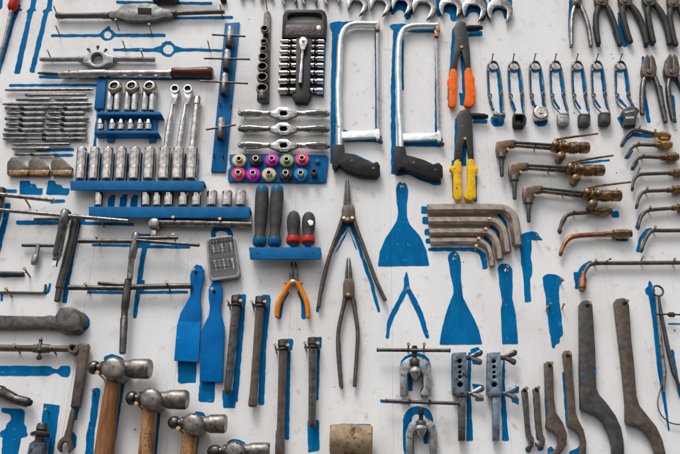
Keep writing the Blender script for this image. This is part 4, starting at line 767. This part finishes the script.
# ================================================================== riveters
def riveter(lab, body, noz, gl, gr, gm, piv):
    t = thing('riveter', lab, 'riveter', piv[0], piv[1] + 30, 'hand riveters')
    pl(t, 'body', 'black_enamel', body, 6, 17, bev=1.8)
    lt(t, 'nozzle', 'black_plastic', noz[0], noz[1], [(0, 3.2), (.15, 3.4), (.8, 2.9), (.85, 2.2), (1, 2.0)], h=15)
    for s, g in ((-1, gl), (1, gr)):
        pl(t, 'handle', gm, g, 5, 19, bev=3.5, smooth=1)
    M().out(piv[0], piv[1], [(16, 1.8), (19, 1.6)], n=12).part(t, 'pivot', 'brass')
riveter('hand riveter with bright orange handles', Z(440, 0, [(60, 125), (75, 100), (100, 94), (118, 102), (128, 160), (135, 220), (140, 310), (118, 316), (104, 250), (96, 225), (86, 250), (76, 316), (52, 316), (62, 230), (68, 170)]), [(467, 28.4), (482.4, 27.8)],
        Z(440, 0, [(46, 308), (78, 310), (76, 380), (76, 440), (74, 476), (56, 488), (40, 478), (42, 400), (32, 362), (44, 345)]), Z(440, 0, [(112, 306), (144, 304), (148, 340), (160, 352), (156, 380), (164, 440), (160, 470), (130, 486), (106, 474), (118, 420), (112, 360)]), 'orange', (461.6, 46.4))
riveter('hand riveter with yellow handles', Z(440, 85, [(76, 140), (88, 116), (110, 110), (134, 112), (146, 130), (148, 200), (154, 330), (132, 336), (122, 270), (114, 250), (106, 270), (96, 340), (66, 336), (72, 260), (80, 200)]), [(472, 116), (488, 116.6)],
        Z(440, 85, [(68, 336), (98, 334), (96, 400), (100, 470), (100, 512), (80, 524), (62, 512), (60, 430), (62, 396), (42, 384), (46, 368), (62, 364)]), Z(440, 85, [(122, 334), (154, 332), (160, 366), (176, 376), (172, 392), (160, 398), (164, 470), (166, 512), (140, 526), (108, 512), (112, 482), (122, 470), (124, 400)]), 'yellow', (465, 138.2))

# ================================================================== spring clips
def clip(x, y, bx, by, kind, lab):
    t = thing('spring_clip', lab, 'spring clip', x, y + 25, 'wire spring clips in a row')
    wl = [(x + 4.6, y - 1, 9), (x + 2.6, y - 4.4, 9), (x - 1.5, y - 5, 9), (x - 5, y - 2, 9), (x - 6, y + 6, 9), (x - 5.2, y + 24, 9), (x - 3, y + 38, 9), (bx - 4.5, by - 6, 11)]
    wr = [(x - 4.6, y - 1, 12), (x - 1.5, y - 4.6, 12), (x + 2.6, y - 4, 12), (x + 5.2, y, 12), (x + 7.4, y + 10, 11), (x + 9, y + 26, 10), (x + 9.6, y + 34, 10), (bx + 4.4, by - 5, 11)]
    b = M().tube(wl, .68, n=8, smooth=4).tube(wr, .68, n=8, smooth=4).ring(x, y, 10, 4.7, .75).part(t, 'spring_wire', 'gunmetal')
    M().tube([(x - 4, y + 36, 9), (x - 1.6, y + 30, 11), (x - 3.2, y + 27.5, 12), (x - 4.6, y + 31, 11)], .7, n=8, smooth=3).tube([(x + 9, y + 34, 9), (x + 6.8, y + 29, 11), (x + 8.2, y + 26, 12), (x + 9.8, y + 30, 11)], .7, n=8, smooth=3).part(t, 'catch', 'gunmetal')
    if kind == 'roller':
        lt(t, 'foot', 'steel', (bx - 6, by - .6), (bx + 6, by + .4), [(0, 2.2), (.06, 3.4), (.35, 3.6), (.38, 2.6), (.75, 2.6), (.8, 3.6), (1, 3.0)], h=14)
    elif kind == 'knurl':
        M().out(bx, by, [(6, 8), (20, 8.2), (24, 7.2), (25, 5.6), (23.5, 5.2), (23.5, 2.6), (26, 2.4)], n=12).part(t, 'foot', 'nickel', sharp=25)
    elif kind == 'tall':
        pl(t, 'foot', 'dark_steel', [(bx - 7.6, by - 8), (bx - 2, by - 10.6), (bx + 6, by - 10), (bx + 9.4, by - 6.6), (bx + 7.6, by - 3), (bx + 5.4, by - .6), (bx + 5.6, by + 8), (bx - 6.4, by + 8), (bx - 6.4, by - 1), (bx - 8.6, by - 4)], 4, 20, bev=1.6)
        pl(t, 'slot', 'chrome', [(bx - 4.6, by - .4), (bx + 3.6, by - .8), (bx + 3.6, by + 1.4), (bx - 4.6, by + 1.8)], 19.8, 20.9, bev=.3)
        pl(t, 'slot', 'chrome', [(bx - 6, by - 5.4), (bx + 4, by - 7.4), (bx + 4.6, by - 6), (bx - 5, by - 3.8)], 19.8, 20.9, bev=.3)
    else:
        m = {'black': 'black_plastic', 'grey': 'cast_grey', 'dark': 'charcoal'}[kind]
        def q(s, o=0): return [(bx + u * s, by + v * s + o) for u, v in ((-6.4, -5.6), (-4.6, -6.8), (4.8, -6.6), (6.4, -4.6), (6.2, 5), (4.6, 6.4), (-4.8, 6.4), (-6.2, 4.8))]
        if kind == 'black':
            pl(t, 'foot', m, q(.95), 4, 22, holes=[q(.62)], bev=1.2); pl(t, 'cup_floor', 'dark_steel', q(.8), 4, 7, bev=.5, hpix=20)
            tb(t, 'clamp_rim', 'steel', [(bx - 4, by - 5.4), (bx + 4.4, by - 5.2)], .8, h=22)
        else:
            pl(t, 'foot', m, q(.92), 4, 20, bev=2.2)
            pl(t, 'face', 'zinc' if kind == 'grey' else 'dark_steel', q(.55, -.4), 19.8, 21, bev=.4)
            for v in (-4.4, 4.2): tb(t, 'ridge', m, [(bx - 4.6, by + v), (bx + 4.6, by + v)], .6, h=20)
for a in ((493.2, 66.2, 499, 115.6, 'roller', 'wire spring clip with a small steel roller at its foot'), (514, 66.4, 519.4, 119.6, 'black', 'wire spring clip with a glossy black block at its foot'), (535.2, 66.2, 541.4, 111.4, 'knurl', 'wire spring clip with a round knurled metal cap at its foot'),
          (555.6, 66, 563.8, 118.6, 'grey', 'wire spring clip with a pale grey block at its foot'), (577.4, 66.2, 584.8, 119.4, 'dark', 'wire spring clip with a charcoal block, beside the pale grey one'), (597, 66, 605.2, 118, 'dark', 'wire spring clip with a charcoal block, beside the tall bracket'),
          (620.6, 66.2, 630.6, 117, 'tall', 'wire spring clip with a tall slotted dark bracket at its foot')):
    clip(*a)

# ================================================================== pliers, top right
def pliers(lab, jaws, hl, hr, rl, hm, jm, piv, grp='pliers hanging in the corner'):
    t = thing('pliers', lab, 'pliers', piv[0], piv[1], grp)
    for j in jaws: pl(t, 'jaw', jm, j, 5, 22, bev=2)
    M().out(piv[0], piv[1], [(20, 3.0), (24, 2.6), (25, 1.4)], n=16).part(t, 'pivot', jm)
    for h in (hl, hr): tb(t, 'handle', hm, h, [rl * .8] + [rl] * (len(h) - 2) + [rl * .85], h=13, smooth=4, flat=1.1)
def jaw_pair(x, y, w, top):
    return [[(x - .3, y - 3), (x - .4, top + 2), (x - w * .3, top), (x - w * .7, top + 4), (x - w, y - 6), (x - w * .9, y), (x - w * .5, y + 3), (x + 1, y + 2)], [(x + .3, y - 3), (x + .4, top + 2), (x + w * .3, top), (x + w * .7, top + 4), (x + w, y - 6), (x + w * .9, y), (x + w * .5, y + 3), (x - 1, y + 2)]]
pliers('slim pliers with bare steel handles', jaw_pair(577.4, 2, 5, -40), [(576, 3), (573, 12), (571.4, 25), (571.6, 46)], [(579, 3), (583.4, 12), (588, 26), (591, 46)], 2.3, 'steel', 'gunmetal', (577.4, 1))
pliers('pliers with long black grips beside the bare steel pair', jaw_pair(602, 2, 7, -34), [(599.4, 4), (596.4, 14), (596, 28), (598.6, 44)], [(605, 4), (610.4, 14), (616, 30), (620, 46)], 3.0, 'grip_grey', 'brown_steel', (602, 0))
pliers('pliers with the widest black grips in the middle of the row', jaw_pair(626, 2, 7, -34), [(623.4, 4), (622.4, 14), (625.4, 28), (630.6, 43)], [(629, 4), (636.4, 13), (643, 28), (646.6, 45)], 3.3, 'grip_grey', 'brown_steel', (626, 0))
pliers('pliers with scuffed black grips next to the last pair', jaw_pair(650, 2, 7, -34), [(648.4, 4), (647.6, 14), (650, 28), (653.6, 43)], [(653.6, 3), (660.4, 12), (666.4, 26), (669.6, 45)], 3.1, 'grip_grey', 'gunmetal', (650, 0))
pliers('pliers with black grips at the outer end of the row', jaw_pair(674, 4, 6, -34), [(672, 5), (669.6, 16), (672, 32), (676, 46)], [(676, 4), (682, 14), (687, 30), (690, 46)], 3.0, 'grip_grey', 'brown_steel', (674, 2))
pliers('small brown combination pliers with bare handles under the scuffed pair', jaw_pair(649.6, 74, 7.6, 54), [(646, 74), (643, 84), (642, 100), (642.4, 115)], [(653, 74), (657.6, 86), (661.4, 103), (665.6, 123)], 2.7, 'gunmetal', 'brown_steel', (649.8, 71), 'combination pliers below')
pliers('brown combination pliers with bare handles under the outermost black gripped pair', jaw_pair(672.4, 74, 7.8, 53.5), [(669.6, 75), (668, 88), (670, 104), (673.4, 121)], [(676, 74), (681, 84), (687, 102), (692, 121)], 2.7, 'gunmetal', 'brown_steel', (672.6, 71), 'combination pliers below')

# ================================================================== cutting torches
def torch(lab, x, y, hx, xb, yb, lever, m='bronze'):
    t = thing('cutting_torch', lab, 'cutting torch', (x + xb) / 2, y + 6, 'cutting torches')
    pl(t, 'head', 'torch_brown', [(x, y + .6), (x + 10, y - 1), (x + 19.4, y - 1.2), (x + 19.6, y + 4.8), (x + 12, y + 6), (x + 9.4, y + 10), (x + 9.6, y + 15), (x + .6, y + 15), (x - .6, y + 8)], 9, 24, bev=2.2)
    lt(t, 'nozzle', 'gunmetal', (x + 4.8, y + 13), (x + 5.2, y + 36), [(0, 4.4), (.2, 4.4), (.26, 3.0), (.4, 2.8), (.5, 2.2), (.95, 1.9), (1, 1.4)], h=20)
    M().out(x + 11.4, y + 8.4, [(12, 1.8), (26, 1.6)], n=10).part(t, 'screw', 'brass')
    x2 = xb + 2
    for dy, hh in ((2.2, 26), (6.2, 17)): tb(t, 'gas_tube', 'dark_steel' if dy < 3 else 'bronze', [(x + 18, y + dy * .85), (x2, yb - 4 + dy)], 1.5, h=hh)
    tb(t, 'gas_tube', 'cast_grey', [(x + 18, y + 4.4), (x2, yb + .4)], 1.3, h=10)
    lt(t, 'body', m, (xb, yb), (xb + 20, yb + 1), [(0, 4.6), (.05, 6.0), (.3, 6.2), (.34, 7.4), (.55, 7.4), (.6, 5.4), (.75, 5.2), (.78, 6.0), (1, 6.0)], h=24, n=12)
    for dx, dy, r in ((2.5, -5.4, 3.8), (8, 8.4, 4.4), (13.5, -3.6, 3.2)):
        M().out(xb + dx, yb + dy * .85, [(14, r), (43, r), (45.5, r * .8), (47, r * .4)], n=14).part(t, 'valve_knob', m)
    lt(t, 'hose_nut', m, (xb + 18, yb + .6), (xb + 35, yb + 1), [(0, 5.6), (.1, 6.2), (.3, 6.2), (.34, 5.2), (.42, 5.2), (.45, 6.0), (.9, 6.0), (1, 4.8)], h=24, n=8)
    tb(t, 'lever', m, [(xb + 1, yb - 6), (xb + 8, yb - 8.6), lever], [1.6, 1.3, 1.0], h=36, smooth=3)
torch('brass cutting torch, uppermost of three stepped ones', 496.6, 140.6, 0, 554, 147, (598, 133.6))
torch('brass cutting torch between the other two stepped ones', 509.4, 163.4, 0, 569, 169.6, (613.4, 155.4))
torch('brass cutting torch, lowest of three stepped ones', 523.6, 186.4, 0, 586, 195, (631, 182))

def tip(lab, pts, r, nut, tipm='copper', nutm='brass', bodym='brown_steel'):
    t = thing('welding_tip', lab, 'welding tip', pts[2][0], pts[2][1], 'bent welding tips')
    tb(t, 'tube', bodym, pts, [r * .62, r * .85] + [r] * (len(pts) - 2), h=12, smooth=4)
    tb(t, 'tip', tipm, [pts[0], (pts[0][0] * .6 + pts[1][0] * .4, pts[0][1] * .6 + pts[1][1] * .4)], [r * .62, r * .9], h=12)
    if nut:
        (x0, y0), (x1, y1), nr = nut
        lt(t, 'nut', nutm, (x0, y0), (x1, y1), [(0, nr * .6), (.06, nr * .62), (.3, nr * .66), (.34, nr * .95), (.45, nr), (.85, nr), (.88, nr * .8), (1, nr * .75)], h=13, n=8)
tip('short bent welding tip with its nut beside a blue paint patch', [(559.6, 234), (561.4, 224), (565, 217), (571, 213.8), (580, 213), (592, 212)], 2.1, ((590, 212), (611.4, 211.4), 4.4), 'dark_steel', 'bronze')
tip('copper toned bent welding tip with a flared end under the lowest torch', [(560, 256), (563.4, 246), (569, 238.6), (577, 236), (590, 235), (606, 234.4)], 2.5, ((604, 234.4), (631.4, 233.6), 5.0), 'copper', 'bronze', 'copper')
tip('bent welding tip over a blue paint patch, uppermost in its column', [(621, 147), (624, 139), (629.6, 132), (637, 130), (648, 132.4), (656, 134.4)], 1.9, ((654, 134), (670, 137.6), 4.4), 'dark_steel')
tip('bent welding tip with a bright brass nut, second in its column', [(625.4, 158.6), (629.4, 150.4), (634.6, 145.8), (641, 144.8), (650, 145), (658, 145)], 1.8, ((655, 145.4), (671.4, 144.8), 4.4), 'dark_steel')
tip('bent welding tip with a stubby bronze nut, third in its column', [(631.6, 170), (634.6, 162), (639, 157.8), (646, 156.8), (655, 157.2), (664, 157.6)], 1.9, ((661, 157.6), (678, 157), 5.0), 'dark_steel', 'bronze')
tip('bent welding tip fourth in its column with a nut at the wall edge', [(632, 191), (633.4, 182), (636.6, 176), (642, 174.2), (654, 173.6), (672, 173)], 1.9, ((669, 173.2), (685, 173), 4.4), 'dark_steel', 'bronze')
tip('bent welding tip fifth in its column with a brass nut', [(636, 209), (639, 198), (642.6, 192.6), (649, 191), (660, 190.6), (672, 190)], 1.9, ((667, 190.2), (684, 189.4), 4.6), 'dark_steel', 'bronze')
tip('bent welding tip sixth in its column with blue paint under its bend', [(637.8, 230), (640.4, 219), (644.4, 212.4), (651, 210), (664, 208.8), (676, 208)], 1.9, ((672, 208.2), (690, 207.4), 4.6), 'dark_steel', 'bronze')
tip('bent welding tip lowest in its column with blue paint beside its bend', [(641, 252.6), (644.4, 242), (648, 234.6), (653, 230.8), (664, 230.6), (690, 230.4)], 2.0, None, 'dark_steel')
tip('longest bent welding tip running to the edge above the hook spanners', [(582.6, 289), (583.4, 277), (587, 267.6), (594, 263.6), (620, 263.2), (700, 262.6)], 2.1, ((583.6, 272), (582, 291), 4.0), 'copper', 'copper')

# ================================================================== hex keys
for i, (pts, r, lab) in enumerate(((([(427, 209), (460, 208.6), (496, 208.8), (507, 211), (513, 218), (515.4, 230), (517.4, 246)]), 5.4, 'largest L shaped hex key of the nested four'), (([(428, 220.8), (456, 220.6), (486, 220.8), (497, 223), (503, 230), (505.4, 240), (507, 252.6)]), 4.6, 'second largest L shaped hex key of the nested four'),
                                (([(429, 232), (452, 231.8), (480, 232), (490, 234), (495.4, 240), (498, 248), (499.4, 259.6)]), 4.2, 'second smallest L shaped hex key of the nested four'), (([(430, 241), (450, 240.8), (474, 241), (483, 243), (488, 248), (490.4, 256), (491.8, 266.4)]), 3.6, 'smallest L shaped hex key of the nested four'))):
    t = thing('hex_key', lab, 'hex key', pts[3][0], pts[3][1], 'nested hex keys')
    M().tube(pts, r, n=6, smooth=5, rnd=False).part(t, 'key', 'hex_steel', sharp=25)

# ================================================================== flaring tools
def yoke(lab, cx, top, outer, hole, rod, cone, h0=6):
    t = thing('flaring_yoke', lab, 'flaring yoke', cx, top + 20, 'flaring yokes')
    y = pl(t, 'yoke', 'zinc', outer, h0, 20, bev=1.6)
    k = len(outer) // 2
    sub(y, 'inner_rail', 'dark_steel', M().tube(outer[10:], .8, h=20.4, n=8))
    for s in (-1, 1):
        sub(y, 'rivet', 'steel', M().out(cx + s * 12.6, top + 17, [(19, 1.5), (21.5, 1.2)], n=10)); sub(y, 'rivet', 'steel', M().out(cx + s * 12.8, top + 30, [(19, 1.5), (21.5, 1.2)], n=10))
    lt(t, 'collar', 'dark_steel', (cx, top + 2), (cx, top + 9), [(0, 4.2), (.15, 5), (.85, 5), (1, 4.2)], h=22, n=8)
    lt(t, 'screw', 'black_plastic', (cx, top - 11), (cx, top + 6), [(0, 2.2), (.1, 3.0), (.4, 3.0), (.42, 2.2), (1, 2.2)], h=20)
    tb(t, 'handle', 'gunmetal', rod, 1.8, h=24)
    for q in rod: tb(t, 'handle_end', 'dark_steel', [(q[0] - 1, q[1]), (q[0] + 1, q[1])], 2.2, h=24)
    lt(t, 'cone', 'chrome', (cone[0], cone[1] - 7), (cone[0], cone[1] + 8), [(0, 3.0), (.1, 3.0), (.14, 6.2), (.3, 6.8), (.5, 6.2), (.8, 3.4), (1, .5)], h=20, n=16)
yoke('grey flaring yoke with a smooth pale arch under a thin crossbar', 414.6, 357, Z(325, 354, [(341, 190), (341, 60), (352, 35), (380, 16), (410, 10), (445, 16), (470, 35), (482, 62), (482, 190), (434, 192), (434, 170), (444, 150), (444, 90), (432, 68), (410, 60), (386, 68), (374, 92), (374, 190)]), None, [(377.6, 350), (449.6, 350.6)], (415.4, 374))
yoke('grey flaring yoke with a tilted crossbar over a painted arch', 421, 419, Z(325, 354, [(370, 480), (366, 360), (382, 315), (410, 292), (440, 285), (475, 296), (500, 322), (510, 360), (508, 480), (476, 480), (476, 360), (462, 336), (440, 326), (415, 336), (400, 362), (402, 480)]), None, [(386, 401), (459, 403.6)], (421, 431))
def wing(t, x, y, tilt, m):
    b = lt(t, 'bolt', m, (x - 8, y + 1), (x + 1, y), [(0, 1.4), (.5, 1.4), (.55, 2.6), (1, 2.4)], h=20)
    sub(b, 'wing', m, M().tube([(x, y - .6), (x + 5, y - 1 - 3 * tilt), (x + 9.6, y - 4.6), (x + 11.4, y - 7.2)], [1.8, 2.6, 3.2, 2.0], h=22, smooth=3, flat=.5))
    sub(b, 'wing', m, M().tube([(x, y + .6), (x + 5, y + 2), (x + 9.6, y + 5 - tilt), (x + 11.8, y + 6 - tilt)], [1.8, 2.6, 3.2, 2.0], h=22, smooth=3, flat=.5))
for k, (dx, m, lm, lab) in enumerate(((0, 'blue_grey_steel', 'gunmetal', 'dark blue grey flaring bar with a blackened stem'), (34.2, 'cast_blue', 'cast_blue', 'pale blue grey flaring bar with a matching stem'))):
    if 'cast_blue' not in MATS: mat('cast_blue', (0.20, 0.255, 0.305), 0.8, 0.34, (0.085, 0.115, 0.15), 80, bump=.2, bscale=350, specks=(100, .66, (.12, .15, .19)))
    t = thing('flaring_bar', lab, 'flaring bar', 460 + dx, 380, 'flaring bars with wing nuts')
    hl = [circle(460 + dx - .3 + .1 * i, y, r, 12) for i, (y, r) in enumerate(((361.4, 2.0), (367, 1.6), (372.4, 1.4), (377, 1.6), (384.6, 2.6)))]
    pl(t, 'clamp_bar', m, [(453.4 + dx, 352.6), (466.4 + dx, 352), (468.4 + dx, 394), (466 + dx, 396.4), (456 + dx, 396.4), (452.6 + dx, 394)], 6, 24, holes=hl, bev=1.8)
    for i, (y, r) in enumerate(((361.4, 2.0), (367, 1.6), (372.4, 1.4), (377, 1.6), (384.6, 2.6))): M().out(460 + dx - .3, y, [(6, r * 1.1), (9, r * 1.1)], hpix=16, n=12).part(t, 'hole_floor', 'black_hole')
    pl(t, 'clamp_stem', lm, [(458.4 + dx, 396), (465.6 + dx, 396), (465.4 + dx, 440.4), (458.6 + dx, 440.6)], 6, 20, bev=1.6)
    wing(t, 470 + dx, 357.6, .5, 'gunmetal' if k else 'blue_grey_steel'); wing(t, 471.4 + dx, 393.6, .5, 'blue_grey_steel' if k else 'steel')

# ================================================================== hook spanners
def hook(lab, q, m, nx, ny, th=10):
    t = thing('hook_spanner', lab, 'hook spanner', nx, ny + 60, 'hook spanners')
    b = pl(t, 'body', m, q, 5, 5 + th, bev=1.6)
    M().out(nx, ny, [(5 + th - .2, 1.9), (5.6 + th, 1.7)], n=12).part(t, 'hanging_hole', 'black_hole')
    nail(nx, ny, 26, 1.9, 'brass_nail', .1, .1, 12)
    return t, b
hook('small thin hook spanner beside the pale blue flaring bar', Z(440, 354, [(370, 165), (380, 152), (394, 156), (400, 175), (408, 320), (416, 365), (428, 385), (426, 415), (408, 438), (388, 436), (390, 424), (406, 412), (406, 398), (392, 375), (388, 350), (380, 250)]), 'gunmetal', 524.6, 390.6, 8)
hook('small thin hook spanner with a nail head showing beside its twin', Z(440, 354, [(424, 160), (434, 148), (448, 152), (452, 170), (460, 300), (466, 360), (478, 385), (476, 412), (458, 428), (436, 420), (432, 400), (448, 408), (458, 398), (446, 378), (438, 350), (430, 250)]), 'brown_steel', 536.4, 390, 8)
hook('medium brown hook spanner with a round closed curve', Z(440, 354, [(474, 42), (488, 32), (508, 36), (514, 60), (518, 200), (528, 265), (560, 315), (578, 365), (576, 410), (556, 445), (520, 475), (496, 470), (492, 450), (520, 440), (536, 410), (534, 375), (510, 350), (484, 340), (480, 330), (488, 260), (480, 150)]), 'brown_steel', 549.6, 365.6)
hook('narrow brown hook spanner between the medium one and the dark wide one', [(562.6, 354), (564.4, 350.6), (570, 350.4), (572.2, 354)] + Z(550, 354, [(102, 60), (112, 180), (118, 265), (130, 300), (154, 345), (166, 400), (164, 480), (120, 480), (135, 440), (140, 400), (132, 365), (106, 340), (80, 330), (82, 300), (76, 180), (66, 60)]), 'brown_steel', 567.6, 356)
t, b = hook('wide dark grey hook spanner flecked with blue paint', [(579.4, 305), (581.4, 301.4), (585.6, 299.8), (590, 301), (592.6, 304.6), (594.2, 330), (595.6, 354)] + Z(550, 354, [(209, 90), (212, 155), (224, 185), (255, 218), (298, 278), (324, 335), (336, 400), (338, 480), (282, 480), (283, 420), (268, 365), (240, 308), (208, 280), (170, 262), (138, 250), (136, 150), (134, 60), (135, 0)]), 'dark_steel', 587.4, 305.8, 12)
for x, y, r in ((583.2, 376, 1.8), (594.6, 372, 1.7), (591.4, 406, 1.2)): sub(b, 'paint_fleck', 'blue_paint', M().plate(rough(circle(x, y, r, 9), .5), 16.9, 17.4, bev=.05))
hook('wide rust brown hook spanner standing beside the dividers', [(614.4, 302), (617, 298.6), (624, 297.8), (628, 300.4), (629.4, 306), (631.6, 340), (634, 360)] + Z(550, 354, [(386, 90), (394, 190), (408, 235), (440, 275), (484, 330), (512, 390), (526, 450), (528, 480), (484, 480), (474, 430), (456, 385), (425, 348), (392, 328), (350, 320), (344, 305), (344, 230), (334, 120), (324, 30)]), 'brown_steel', 624.6, 303.6, 12)

# ================================================================== dividers
t = thing('spring_dividers', 'spring bow dividers with a ring top and threaded cross screw', 'dividers', 662, 330)
M().ring(657.6, 291, 14, 5.4, 1.1).part(t, 'bow', 'dark_steel')
tb(t, 'leg', 'steel', [(656.6, 296), (657.8, 312), (661, 345), (664.4, 372), (664, 392)], [1.3, 1.6, 1.8, 2.2, .8], h=14)
tb(t, 'leg', 'dark_steel', [(658.6, 296), (661, 312), (667, 345), (673.4, 372), (683, 396)], [1.3, 1.6, 2.2, 2.4, 1.0], h=14)
tb(t, 'cross_screw', 'dark_steel', [(655.6, 314), (690, 315)], .9, h=18)
lt(t, 'nut', 'dark_steel', (668, 314.6), (675, 314.8), [(0, 1.4), (.2, 2.6), (.8, 2.6), (1, 1.4)], h=18)
t = thing('wire_loop', 'thin loose loop of bare wire hanging from the dividers', 'wire', 662, 400)
tb(t, 'wire', 'gunmetal', [(664, 374), (660.4, 390), (657.6, 402), (659.6, 412), (666, 420), (674, 424), (690, 425)], .65, h=8, smooth=5, n=8)

# ================================================================== nails in view
for x, y in ((60, 36), (152, 34.6), (126, 51), (210, 51), (52, 60.5), (144, 60), (58, 16.8), (222, 15), (119, 30)): nail(x, y, 34, 1.6)
for x, y in ((490, 62), (511, 62), (532, 62), (552.6, 62), (574, 62), (594, 62), (617.6, 62)): nail(x + 1.5, y + 1, 30, 1.5)
for x, y in ((267, 9), (297, 7), (317, 7)): nail(x, y, 30, 1.6)
for x, y in ((496, 214.4), (488, 224.6), (484.4, 234.8), (477.6, 244.2), (475, 251.6), (420, 0.5)): nail(x, y, 24, 2.0, 'brass_nail')
for x, y in ((572.4, 215), (638, 172.6), (645, 192.8), (648, 212), (652.8, 232), (594, 265), (672, 264), (614, 238.6), (638, 131.6), (636.6, 147.4), (641.4, 159.6), (672, 174.6), (653, 135.6), (657, 146.6), (596, 214.4)): nail(x, y, 20, 1.8, 'brass_nail')
for x, y in ((402, 187.6), (454.6, 259.6), (506.4, 271.4), (407.6, 293), (549, 308), (562, 309), (560.4, 284), (546, 311), (535.8, 240), (49, 413), (95, 394)): nail(x, y, 20, 1.5)
nail(604.6, 262, 40, 1.2, up=-.2)
# pegs and nails carrying the heavier tools
for x0, y0, x1 in ((237, 296, 227.4), (260.8, 297, 252.6), (283.4, 340, 280), (313, 338, 312)):
    for s in (-1, 1): nail(x0 - .6 + s * 6.2, y0 + 12.5, 34, 2.0)
for x, y in ((104.6, 379.5), (122, 379.5), (142.6, 409.5), (158.6, 409), (183.4, 434), (199.6, 433)): nail(x, y, 46, 2.2, 'brass_nail', .12)
for x, y in ((408, 351.6), (423.4, 351.6), (409, 404.4), (429, 405), (222, 227.6), (176, 226), (100, 244.6), (176, 243), (90, 292), (170, 290.4), (30, 277), (20, 352.6), (56, 354), (104, 227), (30, 207), (12, 297)): nail(x, y, 34, 2.0)
for x, y in ((344, 224), (352.4, 224), (348.4, 300), (293, 286.4), (534, 150.4), (548, 173), (562, 196), (640, 262.6)): nail(x, y, 24, 1.7, 'brass_nail')
for x in (245, 322):
    for y in (117, 132.4, 149): nail(x, y, 22, 1.5)
